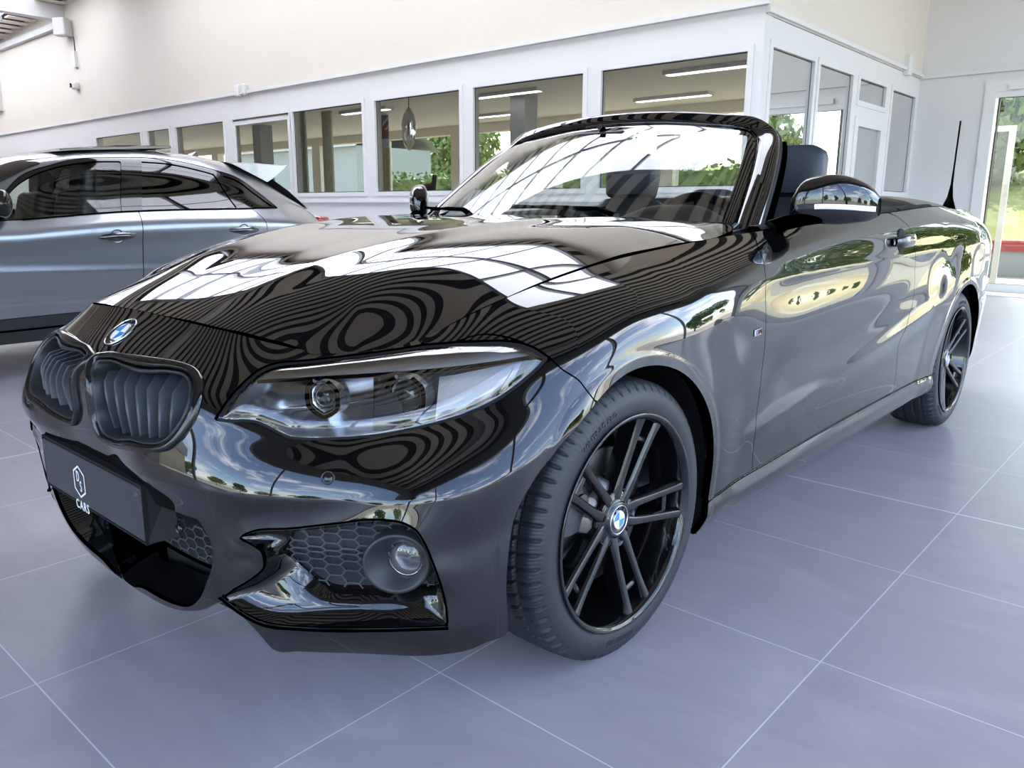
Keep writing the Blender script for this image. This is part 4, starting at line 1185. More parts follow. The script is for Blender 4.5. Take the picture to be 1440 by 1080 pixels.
# central lower intake
def lower_intake():
    half = np.array([w for w in low_uv if w[0] >= -.001])
    q = offset_poly(low_uv, -.0005)
    c = np.array([-.05, .30])
    def lay(qq, d): return g.at(np.maximum(qq[:, 0], 0), qq[:, 1])-g.nrm(np.maximum(qq[:, 0], 0), qq[:, 1])*d
    keep = [i for i in range(len(low_uv)) if low_uv[i][0] > -.0499]
    e = low_uv[keep]; e = e[np.argsort([0 if False else i for i in range(len(e))])]
    ring = np.stack([lay(e, .0), lay(e, .008), lay(e+(c-e)*.05, .04), lay(e+(c-e)*.08, .09)], 1)
    m = MB().grid(ring); full = MB().join(m).join(m.mirrored())
    par = full.build('lower_intake', M['gloss'], CAR)
    bk = []
    ys = np.linspace(-.48, .48, 25)
    MB().grid([[(.63-.25*y*y, y, .13), (.63-.25*y*y, y, .45)] for y in ys]).build('intake_backing', M['dark'], par)
    # honeycomb above a curved bar
    bar = smooth_poly(g.pix([(152, 744), (178, 762), (204, 780), (243, 803), (287, 822)]), 8, closed=False)
    top = g.pix([(290, 815), (291, 790), (286, 764), (238, 752)])
    poly = np.vstack([[(-.02, bar[0][1]+.012)], bar, top, [(-.02, .40)]])
    hb = hexbars(g, poly, .034, .021, .052, .0017)
    MB().join(hb).join(hb.mirrored()).build('honeycomb', M['plastic_soft'], par)
    bl = np.vstack([[(0, bar[0][1]+.010)], bar]); p = lay(bl, .050)
    b = MB().tube(list(p), .004, 8); MB().join(b).join(b.mirrored()).build('crossbar', M['plastic_soft'], par)
    s = sdf_poly(g.U, g.V, smooth_poly(g.pix([(286, 764, 1), (297, 768, 1), (297, 790), (290, 818, 1), (285, 822, 1), (287, 790)]), 6))
    pl = g.cut(s, lip=.03, off=-.035); MB().join(pl).join(pl.mirrored()).build('end_plate', M['plastic_soft'], par)
    return par
lower_intake()

# black plate with lettering
def plate():
    x = .786; z0, z1 = .343, .455; hy = .262
    m = MB()
    par = m.rbox((x-.006, 0, (z0+z1)/2), (.012, hy*2, z1-z0), .004).build('number_plate', M['plate'], CAR, 'black plate with white hexagon emblem and lettering')
    # holder: frame round the plate with wedge flanks to the bumper
    h = MB()
    for s in (1, -1):
        y = s*(hy+.002)
        a = [(x-.002, y, z0-.004), (x-.002, y, z1+.006), (x-.055, y*1.045, z1-.002), (x-.055, y*1.115, z0+.004)]
        h.add(a, [(0, 1, 2, 3)], smooth=False)
    h.box(x-.05, -hy, z1+.003, x-.001, hy, z1+.007); h.box(x-.018, -hy, z0-.005, x-.001, hy, z0-.001)
    h.box(x-.02, -hy-.004, z0-.006, x-.001, -hy, z1+.007); h.box(x-.02, hy, z0-.006, x-.001, hy+.004, z1+.007)
    h.build('plate_holder', M['seal'], par)
    for s in (1, -1):
        q = MB(); q.xf = Matrix(((0, 0, 1, x+.001), (1, 0, 0, s*(hy-.018)), (0, 1, 0, z1-.016), (0, 0, 0, 1)))
        q.lathe([(0, .001), (.003, .0005), (.0035, .002), (.006, .0018), (.0065, -.002)], 18); q.build('screw', M['plastic_soft'], par)
    # emblem: hexagon outline, two script letters, word under it
    c = at(111.5, 677.5, x=x+.0012); cy, cz = c[1], c[2]
    lg = MB()
    hx = [(0, .038), (.031, .021), (.031, -.021), (0, -.038), (-.031, -.021), (-.031, .021)]
    def P(a, b): return (x+.0012, cy+a, cz+b)
    n = 6; inn = [(a*.86, b*.88) for a, b in hx]
    for i in range(n):
        j = (i+1) % n
        lg.add([P(*hx[i]), P(*hx[j]), P(*inn[j]), P(*inn[i])], [(0, 1, 2, 3)], smooth=False)
    lg.build('plate_hexagon', M['whiteprint'], par)
    def word(txt, size, y, z, name, bold, sp=1.0, sx=1.0):
        v, f = text_mesh(txt, size, .0003, bold, sp)
        MB().add([(x+.0012+d, cy+y+a*sx, cz+z+b) for a, b, d in v], f, smooth=False).build(name, M['whiteprint'], par)
    word('D', .036, -.007, -.001, 'plate_letter', .0, sx=.62); word('S', .036, .006, -.022, 'plate_letter', .0, sx=.62)
    word('CARS', .030, .004, -.066, 'plate_word', .0001, 1.22, .88)
M['whiteprint'] = mat('white_print', (.85, .86, .88), .5)
plate()

# parking sensors, tow cover, wing badge
for px, r in (((461, 672), .0125), ((251, 744), .0095)):
    (u, v), = g.pix([px]); X = frame_at(g, u, v)
    m = MB(); m.xf = X
    m.lathe([(0, .0012), (r*.62, .0012), (r*.68, -.001), (r*.78, -.001), (r*.82, .0014), (r*.98, .0010), (r, -.003)], 28)
    m.build('parking_sensor', M['gloss'], CAR); m.mirrored().build('parking_sensor', M['gloss'], CAR)
def wing_badge():
    (u, v), = g.pix([(1065, 467)]); X = frame_at(g, u, v, off=.001)
    X = X@Matrix.Rotation(math.radians(3), 4, 'Z')
    m = MB(); m.xf = X; m.rbox((0, 0, .001), (.044, .017, .003), .001); b = m.build('wing_badge', M['satin'], CAR)
    for i, k in enumerate(('ltblue', 'dkblue', 'red')):
        m = MB(); m.xf = X; x = -.0185+i*.0058
        m.add([(x, -.007, .0028), (x+.0052, -.007, .0028), (x+.0082, .007, .0028), (x+.003, .007, .0028)], [(0, 1, 2, 3)], smooth=False); m.build('badge_stripe', M[k], b)
    m = MB(); m.xf = X@Matrix.Translation((.002, -.006, .0028)); m.tube([(.0, 0, 0), (.003, .0125, 0), (.008, .004, 0), (.0135, .0125, 0), (.0155, 0, 0)], .0013, 6); m.build('badge_letter', M['white'], b)
wing_badge()
# ---------------------------------------------------------------- wheels (local: axis y, outward +y)
LAY = Matrix(((1, 0, 0, 0), (0, 0, 1, 0), (0, -1, 0, 0), (0, 0, 0, 1)))     # lathe axis z -> y
def make_tyre():
    prof = [(.2285, .086), (.2300, .096), (.2345, .1035), (.2400, .1085), (.2440, .1100), (.2470, .1095), (.2500, .1108), (.2600, .1130), (.2700, .1138), (.2790, .1130), (.2870, .1105), (.2940, .1070), (.2990, .1040), (.3035, .1010), (.3080, .0970), (.3115, .0925), (.3140, .0870)]
    q = np.array(prof)
    t = np.linspace(.082, -.082, 72); tr = np.stack([.3188-.0045*(np.abs(t)/.085)**2.5, t], 1)
    full = np.vstack([q, tr, q[::-1]*[1, -1]])
    n = len(full); nt = 960
    th = np.linspace(0, 2*np.pi, nt, endpoint=False)
    R = np.repeat(full[None, :, 0], nt, 0); Hh = np.repeat(full[None, :, 1], nt, 0); T = np.repeat(th[:, None], n, 1)
    a = np.abs(Hh); dep = np.zeros_like(R)
    on = sstep(.2965, .3020, R)
    for hc, w in ((.024, .0042), (.058, .0042)):
        dep = np.maximum(dep, .0085*sstep(w+.0013, w-.0006, np.abs(a-hc)))
    ph = (T/(2*np.pi)*64 + np.where(a < .058, 9*a, 9*.058+2.5*(a-.058)) + np.where(Hh < 0, .5, 0)) % 1
    w = np.minimum(ph, 1-ph)
    lat = sstep(.120, .075, w)*sstep(.018, .026, a)
    dep = np.maximum(dep, .0085*lat)
    zig = .06*np.sin(Hh*2*np.pi/.009)
    ph2 = (ph*4+.5+zig*2) % 1; w2 = np.minimum(ph2, 1-ph2)
    dep = np.maximum(dep, .0028*sstep(.18, .07, w2)*sstep(.108, .104, a))
    R = R-dep*on
    # a few fine rings and radial ticks on the side wall
    side = sstep(.1025, .1045, a)*sstep(.2990, .2960, R)*sstep(.25, .253, R)
    R2 = R; Hh = Hh+np.sign(Hh)*side*(.0013*(np.abs((R-.2905)) < .0014)+.0013*(np.abs(R-.2535) < .0014)+.0009*((np.sin(T*150) > .2) & (R > .280) & (R < .2885) & (np.sin(T*5) > .2)))
    V = np.stack([R2*np.cos(T), Hh, -R2*np.sin(T)], 2)
    m = MB().grid(V, closed_u=True)
    # raised lettering on the outer wall
    for txt, ang, rad in (('WINTRAC PRO', 62, .2685), ('VREDESTEIN', -85, .2685)):
        v, f = text_mesh(txt, .0165, .0005, spacing=1.15)
        W = []
        for x, y, z in v:
            A = math.radians(ang)+x/rad; r = rad+y-.005
            W.append((r*math.cos(A), .1133+z*1.6+.0009, r*math.sin(A)))
        m.add(W, f, smooth=False)
    return m
def make_spoke(sg):
    """one spoke of a pair, along +x, offset to side sg"""
    st = []
    for r, off, w, h, dp in ((.030, .012, .034, .074, .03), (.055, .0185, .030, .0795, .036), (.085, .0225, .0255, .0835, .040), (.12, .0255, .0235, .0880, .042), (.16, .0285, .0228, .0935, .044), (.195, .0315, .0235, .0990, .046), (.218, .0340, .0255, .1035, .052), (.2295, .0355, .028, .1060, .060)):
        c = np.array([r, sg*off, h]); w2 = w/2
        st.append([c+[0, -w2*1.08, -dp], c+[0, -w2, -.011], c+[0, -w2*.92, -.006], c+[0, -w2*.60, -.0006], c+[0, -w2*.5, 0], c+[0, w2*.5, 0], c+[0, w2*.60, -.0006], c+[0, w2*.92, -.006], c+[0, w2, -.011], c+[0, w2*1.08, -dp]])
    st = np.array(st)
    n = st.shape[0]; tq = np.linspace(0, 1, 22); st = cspline(np.array([.03, .055, .085, .12, .16, .195, .218, .2295]), st, np.linspace(.03, .2295, 22))
    return st
WHEEL_MESH = {}
def make_wheel():
    w = bpy.data.objects.new('wheel', None); COL.objects.link(w); w.empty_display_size = .1
    make_tyre().build('tyre', M['rubber'], w)
    m = MB(); m.xf = LAY
    m.lathe([(.2275, .085), (.2300, .0990), (.2380, .1085), (.2445, .1120), (.2465, .1145), (.2450, .1168), (.2400, .1165), (.2345, .1125), (.2315, .1080), (.2290, .1010), (.2265, .085), (.2180, .060), (.2095, .020), (.2095, -.045), (.2140, -.070), (.226, -.100), (.238, -.108), (.2275, -.085)], 120)
    rim = m.build('rim', M['rimpaint'], w)
    for k in range(5):
        A = math.radians(38.5+72*k)
        for sg in (-1, 1):
            m = MB(); m.xf = LAY@Matrix.Rotation(-A, 4, 'Z')
            m.grid(make_spoke(sg)); m.build('spoke', M['rimpaint'], w)
    m = MB(); m.xf = LAY
    m.lathe([(.0, .0800), (.034, .0800), (.0345, .0835), (.038, .0835), (.040, .0790), (.046, .0765), (.062, .0755), (.068, .068), (.070, .03), (.05, .01), (0, .01)], 60)
    for k in range(5):
        A = math.radians(38.5+36+72*k); c = Vector((.060*math.cos(A), -.060*math.sin(A), 0))
    hub = m.build('hub', M['rimpaint'], w)
    for k in range(5):
        A = math.radians(38.5+72*k)
        m = MB(); m.xf = LAY@Matrix.Translation((.056*math.cos(A), -.056*math.sin(A), 0))
        m.lathe([(.0135, .0780), (.0120, .0775), (.0115, .062), (.0085, .062), (.008, .068), (0, .069)], 18); m.build('wheel_bolt', M['cast'], w)
        m = MB(); m.xf = LAY@Matrix.Rotation(-A, 4, 'Z')
        m.grid([[(.178, -.030, .082), (.184, -.030, .088), (.192, -.032, .084)], [(.178, .030, .082), (.184, .030, .088), (.192, .032, .084)]]); m.build('spoke_bridge', M['rimpaint'], w)
    roundel(Matrix(((-1, 0, 0, 0), (0, 0, 1, .0815), (0, 1, 0, 0), (0, 0, 0, 1)))@Matrix.Rotation(0.0, 4, 'Z'), .0335, w, one=True)
    m = MB(); m.xf = LAY
    m.lathe([(.155, .018), (.155, .030), (.153, .031), (.095, .031), (.092, .029), (.085, .058), (.06, .060), (0, .060)], 80)
    m.build('brake_disc', M['steel'], w)
    m = MB()
    rr = []
    for k in range(13):
        A = math.radians(-2+k*5.0)
        c, s_ = math.cos(A), math.sin(A)
        e = .006*abs(k-6)/6
        rr.append([np.array([r*c, y, r*s_]) for r, y in ((.085+e, -.02), (.088+e, .045), (.098+e, .058-e), (.135, .060-e), (.160-e, .055-e), (.170-e, .038), (.172-e, -.02))])
    m.grid(rr); m.add(rr[0], [list(range(7))], smooth=False); m.add(rr[-1], [list(range(7))[::-1]], smooth=False)
    m.tube([(.128*math.cos(math.radians(30)), .060, .128*math.sin(math.radians(30))), (.128*math.cos(math.radians(30)), .066, .128*math.sin(math.radians(30)))], .020, 16)
    m.build('brake_caliper', M['cast'], w)
    return w
W0 = make_wheel(); W0.parent = CAR
for i, (x, y, s, rot) in enumerate(((0, .766, 1, 0), (-2.69, .771, 1, 31), (0, -.766, -1, 50), (-2.69, -.771, -1, 12))):
    o = W0 if i == 0 else copy_tree(W0, CAR)
    o.location = (x, y, .3186)
    o.rotation_euler = (0, math.radians(-rot), -.0146 if i == 0 else (0 if s > 0 else math.pi))
# wheel-arch liners
for cx in (0, -2.69):
    def liner():
        m = MB(); g4 = []
        for k in range(41):
            A = math.radians(-4+206*k/40); r = .368+(.03 if (k < 5 and cx == 0) else 0)
            g4.append([(cx+r*math.cos(A), y, .318+r*math.sin(A)) for y in (.858, .80, .50)])
        m.grid(g4)
        c = (cx, .50, .318); ring = [q[2] for q in g4]
        m.add([c]+ring, [(0, i+1, i+2) for i in range(40)])
        return m
    both(liner, 'wheel_arch_liner', M['seal'], CAR)
# ================================================================ the hall
EXPOSURE = 1.75
def structure(mb, name, m, parent=None):
    o = mb.build(name, m, parent)
    if parent is None: o['kind'] = 'structure'
    return o
# ---- materials
def wall_paint(name, col, brick=True):
    m = mat(name, col, .62); t = NT(m)
    g_ = t.n('ShaderNodeNewGeometry').outputs['Position']; x, y, z = t.xyz(g_)[:3]
    s = t.math('ADD', x, y)
    cb = t.n('ShaderNodeCombineXYZ'); t.l(s, cb.inputs[0]); t.l(z, cb.inputs[1])
    b = t.n('ShaderNodeTexBrick'); b.inputs['Scale'].default_value = 1; b.inputs['Brick Width'].default_value = .50; b.inputs['Row Height'].default_value = .25; b.inputs['Mortar Size'].default_value = .006; b.inputs['Mortar Smooth'].default_value = .6
    b.inputs['Color1'].default_value = (1, 1, 1, 1); b.inputs['Color2'].default_value = (.97, .97, .97, 1); b.inputs['Mortar'].default_value = (.5, .5, .5, 1)
    t.l(cb.outputs[0], b.inputs['Vector'])
    n = t.noise(3, 4, .6, g_)
    h = t.math('ADD', t.math('MULTIPLY', b.outputs['Color'], .5 if brick else 0.0), t.math('MULTIPLY', t.noise(60, 3, .6, g_), .25))
    t.bump(h, .35, .006)
    t.l(t.mix(n, tuple(c*.965 for c in col), tuple(min(1, c*1.03) for c in col)), t.b.inputs['Base Color'])
    return m
M['wall'] = wall_paint('cream_painted_blockwork', (.60, .55, .48))
M['wallw'] = wall_paint('white_painted_wall', (.60, .59, .58), False)
M['upvc'] = speckle(mat('white_frame_plastic', (.63, .615, .61), .28), 60, .02)
M['grey'] = mat('grey_metal', (.30, .31, .33), .45)
M['room'] = mat('room_beige', (.76, .71, .61), .7)
M['pane'] = thin_glass('window_pane', (.90, .93, .89), 1.5, refl=2.0)
M['dimglass'] = thin_glass('view_dimming_glass', (.52, .55, .49), 1.5, refl=1.0)  # tint added to hold down the overbright view outside
M['clear'] = thin_glass('facade_glass', (.97, .98, .98), 1.45, refl=1.0)
def floor_mat():
    m = mat('slate_tiles', (.2, .19, .22), .4); t = NT(m)
    P = t.n('ShaderNodeNewGeometry').outputs['Position']
    mp = t.mapping(P, loc=(0, 0, 0)); x, y, _ = t.xyz(mp)[:3]
    th = .0041; S = .603
    dx = t.math('SUBTRACT', x, -.2716); dy = t.math('SUBTRACT', y, 1.2199)
    i = t.math('DIVIDE', t.math('ADD', t.math('MULTIPLY', dx, -math.cos(th)), t.math('MULTIPLY', dy, -math.sin(th))), S)
    j = t.math('DIVIDE', t.math('ADD', t.math('MULTIPLY', dx, math.sin(th)), t.math('MULTIPLY', dy, -math.cos(th))), S)
    def line(q, w):
        f = t.math('FRACT', t.math('ADD', q, .5)); return t.math('LESS_THAN', t.math('ABSOLUTE', t.math('SUBTRACT', f, .5)), w/S)
    def wide(q, k, per, w):
        f = t.math('FRACT', t.math('DIVIDE', t.math('ADD', q, per/2-k), per)); return t.math('LESS_THAN', t.math('ABSOLUTE', t.math('SUBTRACT', f, .5)), w/S/per)
    ln = t.math('MAXIMUM', line(i, .0015), line(j, .0015))
    jw = t.math('MAXIMUM', wide(i, 2, 9, .0045), wide(j, 5, 9, .0055))
    grout = t.math('MAXIMUM', ln, jw)
    cell = t.n('ShaderNodeCombineXYZ'); t.l(t.math('FLOOR', i), cell.inputs[0]); t.l(t.math('FLOOR', j), cell.inputs[1])
    wn = t.n('ShaderNodeTexWhiteNoise', noise_dimensions='2D'); t.l(cell.outputs[0], wn.inputs['Vector'])
    # stone grain runs along the tile, each tile from another place in the slab
    off = t.n('ShaderNodeVectorMath', operation='ADD'); t.l(P, off.inputs[0]); sc_ = t.n('ShaderNodeVectorMath', operation='SCALE'); t.l(wn.outputs['Color'], sc_.inputs[0]); sc_.inputs['Scale'].default_value = 7; t.l(sc_.outputs[0], off.inputs[1])
    g1 = t.noise(5, 6, .62, t.mapping(off.outputs[0], scale=(1, .45, 1)), 1.2); g2 = t.noise(34, 4, .6, t.mapping(off.outputs[0], scale=(1, .3, 1)), .5)
    col = t.ramp(g1, [(.25, (.335, .305, .338)), (.55, (.390, .358, .390)), (.78, (.455, .425, .448))])
    sm = t.noise(2.2, 5, .7, P, 2.0); scuff = t.math('MULTIPLY', t.math('GREATER_THAN', t.noise(9, 6, .75, t.mapping(P, scale=(.35, 1.3, 1), rot=(0, 0, .6)), 1.5), .70), .18)
    col = t.mix(t.math('MULTIPLY', wn.outputs['Value'], .25), col, (.29, .27, .305))
    col = t.mix(scuff, col, (.52, .50, .53))
    col = t.mix(grout, col, (.68, .66, .69))
    t.l(col, t.b.inputs['Base Color'])
    r = t.math('ADD', t.math('MULTIPLY', g1, .16), .25); t.l(r, t.b.inputs['Roughness'])
    h = t.math('ADD', t.math('MULTIPLY', g1, .6), t.math('MULTIPLY', g2, .4)); h = t.math('SUBTRACT', h, t.math('MULTIPLY', grout, .5))
    t.bump(h, .22, .0035)
    t.b.inputs['Specular IOR Level'].default_value = .5
    return m
M['floor'] = floor_mat()
XF, YF = 6.2, 4.8          # glazed fronts
XO, YO = -5.6, -1.54       # corner of the office
XB, YL = -10.2, -24.0      # back wall, far left end
structure(MB().box(XB-.3, YL-.3, -.2, XF+.1, YF+.1, 0), 'floor', M['floor'])
def ceil_z(y): return 5.02+.045*(y+17.5)
# ---- upper walls and office
w = MB()
w.add([(XO, YL, 2.76), (XO, YO, 2.76), (XO, YO, ceil_z(YO)+.1), (XO, YL, ceil_z(YL)+.1)], [(0, 1, 2, 3)], smooth=False)
w.add([(XO-.2, YL, 2.76), (XO-.2, YO-.2, 2.76), (XO-.2, YO-.2, ceil_z(YO)+.1), (XO-.2, YL, ceil_z(YL)+.1)], [(3, 2, 1, 0)], smooth=False)
w.add([(XO, YL, 2.76), (XO, YO, 2.76), (XO-.2, YO-.2, 2.76), (XO-.2, YL, 2.76)], [(3, 2, 1, 0)], smooth=False)
structure(w, 'wall_office', M['wall'])
structure(MB().box(XB, YO-.2, 2.665, XO-.035, YO-.001, ceil_z(0)+.3), 'wall_inner', M['wall'])
structure(MB().box(XO-.01, YL, 2.735, XO+.035, YO+.03, 2.775).box(XB, YO-.01, 2.675, XO, YO+.035, 2.715), 'trim_1', M['wallw'])
# lintels, sills and posts round the windows
FW = [(-3.28, -1.69), (-5.11, -3.51), (-6.93, -5.34), (-8.84, -7.20), (-10.55, -8.94), (-12.50, -10.84), (-13.60, -12.745), (-15.95, -13.90)]
Z0, Z1 = 1.215, 2.375
fr = .045
def frame_box(mb, plane, a0, a1, z0, z1, w_, d0, d1):
    """a rectangular frame ring in the plane x = const or y = const"""
    def b(p0, q0, p1, q1):
        if plane[0] == 'x': mb.box(plane[1]+d0, p0, q0, plane[1]+d1, p1, q1)
        else: mb.box(p0, plane[1]+d0, q0, p1, plane[1]+d1, q1)
    b(a0, z0, a0+w_, z1); b(a1-w_, z0, a1, z1); b(a0+w_, z0, a1-w_, z0+w_); b(a0+w_, z1-w_, a1-w_, z1)
def pane_quad(plane, a0, a1, z0, z1, d):
    if plane[0] == 'x': v = [(plane[1]+d, a0, z0), (plane[1]+d, a1, z0), (plane[1]+d, a1, z1), (plane[1]+d, a0, z1)]
    else: v = [(a0, plane[1]+d, z0), (a1, plane[1]+d, z0), (a1, plane[1]+d, z1), (a0, plane[1]+d, z1)]
    return MB().add(v, [(0, 1, 2, 3)], smooth=False)
NWIN = [0]
def window(plane, a0, a1, z0, z1, glass='pane', wid=.055, bead=True, name=None, d=(-.07, .0)):
    NWIN[0] += 1
    m = MB(); frame_box(m, plane, a0-wid, a1+wid, z0-wid, z1+wid, wid, *d)
    o = structure(m, name or 'window_%d' % NWIN[0], M['upvc'])
    if bead:
        m = MB(); frame_box(m, plane, a0-.001, a1+.001, z0-.001, z1+.001, .011, -.037, -.033); m.build('glazing_bead', M['plastic'], o)
    pane_quad(plane, a0, a1, z0, z1, -.035).build('pane', M[glass], o)
    return o
lin = MB()
lin.box(XO-.16, YL, Z1+.055, XO-.012, YO-.014, 2.76)
lin.box(XO-.16, YL, 0, XO-.012, YO-.014, Z0-.055)
edges = sorted([e for a in FW for e in a])
prev = YL
for a0, a1 in sorted(FW):
    lin.box(XO-.16, prev, Z0-.055, XO-.012, a0-.055, Z1+.055); prev = a1+.055
lin.box(XO-.16, prev, Z0-.055, XO-.012, YO-.014, Z1+.055)
structure(lin, 'wall_partition', M['upvc'])
structure(MB().box(XO-.012, YL, Z0-.14, XO+.02, YO, Z0-.115).box(XO-.012, YL, .06, XO-.004, YO, .075), 'trim_2', M['upvc'])
for a0, a1 in FW: window(('x', XO), a0, a1, Z0, Z1)
# the opened sash in the fifth window
m = MB(); frame_box(m, ('x', XO), -10.56, -8.94, Z0-.01, Z1-.03, .06, -.09, -.02); structure(m, 'window_30', M['upvc'])
# side of the office
SIDE = [(-6.745, -5.79, .95, 2.42), (-7.808, -6.893, .95, 2.42), (-10.05, -9.16, 1.24, 2.42)]
sl_ = MB()
sl_.box(XB, YO-.16, 2.475, XO-.013, YO-.012, 2.66)
for x0, x1 in ((-5.735, XO-.013), (-6.838, -6.80), (-7.98, -7.863), (-9.105, -8.95), (XB, -10.105)): sl_.box(x0, YO-.16, 0, x1, YO-.012, 2.475)
for x0, x1, zt in ((-6.80, -5.735, .895), (-7.863, -6.838, .895), (-10.105, -9.105, 1.185)): sl_.box(x0, YO-.16, 0, x1, YO-.012, zt)
sl_.box(-8.95, YO-.16, 2.03, -7.98, YO-.012, 2.135)
structure(sl_, 'wall_side', M['upvc'])
for x0, x1, z0, z1 in SIDE: window(('y', YO), x0, x1, z0, z1)
window(('y', YO), -8.90, -8.03, 2.19, 2.42)
dr = MB(); frame_box(dr, ('y', YO), -8.95, -7.98, .0, 2.03, .105, -.075, .0); dr.box(-8.85, YO-.07, .0, -8.08, YO-.005, .45)
do = structure(dr, 'door_1', M['upvc']); pane_quad(('y', YO), -8.85, -8.08, .45, 1.93, -.035).build('pane', M['pane'], do)
MB().tube([(-8.90, YO+.03, 1.02), (-8.90, YO+.05, 1.02), (-8.79, YO+.05, 1.02)], .010, 8).build('door_handle', M['satin'], do)
# ---- back wall with the glazed entrance
ED0, ED1, EZ = -.62, 1.35, 2.36
bw = MB().box(XB-.25, YO-.12, 0, XB, ED0-.17, 6.6).box(XB-.25, ED0-.17, EZ+.20, XB, YF, 6.6)
structure(bw, 'wall_back', M['wallw'])
structure(MB().box(XB-.02, YO, 2.655, XB+.05, YF, 2.715), 'trim_3', M['wallw'])
m = MB(); frame_box(m, ('x', XB), ED0-.17, ED1+.12, -.02, EZ+.2, .13, -.12, .02)
facade_posts = [(1.47, 2.5), (2.6, 3.6), (3.7, YF-.1)]
m.box(XB-.10, ED0-.04, EZ, XB+.01, ED1, EZ+.07); m.box(XB-.02, ED0+.1, EZ+.08, XB+.06, ED1, EZ+.15)
do = structure(m, 'door_2', M['upvc'])
m = MB(); frame_box(m, ('x', XB), ED0-.01, ED1+.01, .10, EZ+.01, .014, -.06, .0); m.build('glazing_bead', M['plastic'], do)
pane_quad(('x', XB), ED0, ED1, .11, EZ, -.045).build('pane', M['dimglass'], do)
m = MB()
for z in (.55, 1.55, 2.2): m.box(XB+.015, ED0-.15, z, XB+.035, ED0-.115, z+.10)
m.build('hinge', M['upvc'], do)
MB().box(XB-.1, ED0-.2, 0, XB+.55, ED1+.3, .012).build('threshold', M['upvc'], do)
for a0, a1 in facade_posts: window(('x', XB), a0+.06, a1-.06, .35, EZ+.08, glass='dimglass', wid=.08, bead=False, d=(-.10, .01))
pb = MB().box(XB-.2, ED1+.12, 0, XB-.005, YF, .27)
for a in (1.47, 2.5, 3.6): pb.box(XB-.2, a-.0, .27, XB-.005, a+.08, EZ+.2)
pb.box(XB-.2, YF-.1, .27, XB-.005, YF, EZ+.2); structure(pb, 'wall_entrance', M['wallw'])
# inner leaf of the entrance and the red kerb wall outside
a, b = at(1430, 176, x=XB-1.5), at(1407, 356, x=XB-1.5)
m = MB(); frame_box(m, ('x', XB-1.5), a[1]-1.15, a[1], .0, a[2], .075, -.03, .03); o = structure(m, 'door_3', M['upvc']); pane_quad(('x', XB-1.5), a[1]-1.08, a[1]-.07, .07, a[2]-.07, 0).build('pane', M['dimglass'], o)
a = at(1420, 338, x=-16.5)
b = at(1420, 353, x=-16.5); kw_ = thing('kerb_wall', 'low grey wall with a dark red coping outside the glass entrance door', 'wall', (-16.5, a[1]+1, -.21))
MB().box(-.2, -1.55, 0, .2, 1.5, b[2]+.21).build('wall_base', M['grey'], kw_); MB().box(-.24, -1.6, b[2]+.21, .24, 1.55, a[2]+.21).build('coping', mat('red_painted_wall', (.36, .05, .05), .6), kw_)
# ---- other outer walls
structure(MB().box(XB-.25, YL-.3, 0, XF, YL, 6), 'wall_left', M['wall'])
# left stretch of the hall towards the front is closed, the rest is glass
def facade(axis, c, a0, a1, step, z0, z1, nm):
    m = MB(); k = int(round((a1-a0)/step)); st = (a1-a0)/k
    def b(p0, q0, p1, q1, t0=0., t1=.12):
        if axis == 'x': m.box(c+t0, p0, q0, c+t1, p1, q1)
        else: m.box(p0, c+t0, q0, p1, c+t1, q1)
    b(a0, z1, a1, 7.0, 0, .25)
    if z0 > .05: b(a0, 0, a1, z0, 0, .2)
    for i in range(k+1): b(a0+i*st-.04, z0, a0+i*st+.04, z1)
    b(a0, z0, a1, z0+.06); b(a0, z1-.06, a1, z1)
    o = structure(m, nm, M['grey'])
    for i in range(k):
        pane_quad((axis, c), a0+i*st+.04, a0+(i+1)*st-.04, z0+.06, z1-.06, .06).build('pane', M['clear'], o)
    return o
facade('x', XF, -7.0, YF, 3.8, .05, 4.7, 'window_40')
facade('y', YF, XB, XF, 3.3, .05, 4.9, 'window_41')
structure(MB().box(XF, YL, 0, XF+.25, -7.0, 7), 'wall_front', M['wall'])
# ---- corrugated ceiling with a band of skylights
M['deck'] = speckle(mat('painted_roof_sheet', (.78, .70, .58), .55), 20, .05)
SK0, SK1, SKY0, SKY1 = -5.05, -2.12, -12.6, -.55
SKB = -14.4
cm = MB()
for xa, xb, ya, yb in ((SK1, XF+.2, YL, YF), (XB, SK0, YL, YF), (SK0, SK1, SKY1, YF), (SK0, SK1, SKB, SKY0)):
    cm.cm = 1; cm.add([(xa, ya, ceil_z(ya)+.11), (xb, ya, ceil_z(ya)+.11), (xb, yb, ceil_z(yb)+.11), (xa, yb, ceil_z(yb)+.11)], [(0, 3, 2, 1)], smooth=False); cm.cm = 0
    y = ya+.02
    while y < yb-.25:
        z = ceil_z(y); cm.box(xa, y, z, xb, y+.24, z+.025); y += .44
structure(cm, 'ceiling', [M['deck'], mat('dark_roof_sheet', (.05, .045, .04), .7)])
fm = MB()
for x in (SK0, (SK0+SK1)/2, SK1):
    fm.add([(x-.05, SKY0, ceil_z(SKY0)-.05), (x+.05, SKY0, ceil_z(SKY0)-.05), (x+.05, SKY1, ceil_z(SKY1)-.05), (x-.05, SKY1, ceil_z(SKY1)-.05), (x-.05, SKY0, ceil_z(SKY0)+.1), (x+.05, SKY0, ceil_z(SKY0)+.1), (x+.05, SKY1, ceil_z(SKY1)+.1), (x-.05, SKY1, ceil_z(SKY1)+.1)], [(0, 1, 2, 3), (0, 4, 7, 3), (1, 2, 6, 5), (2, 3, 7, 6), (0, 1, 5, 4)], smooth=False)
y = SKY1
while y > SKY0:
    z = ceil_z(y); fm.box(SK0, y-.022, z-.03, SK1, y+.022, z+.08); y -= 1.12
y = SKB
while y > YL:
    z = ceil_z(y); fm.box(SK0, y-.022, z-.03, SK1, y+.022, z+.08); y -= 1.12
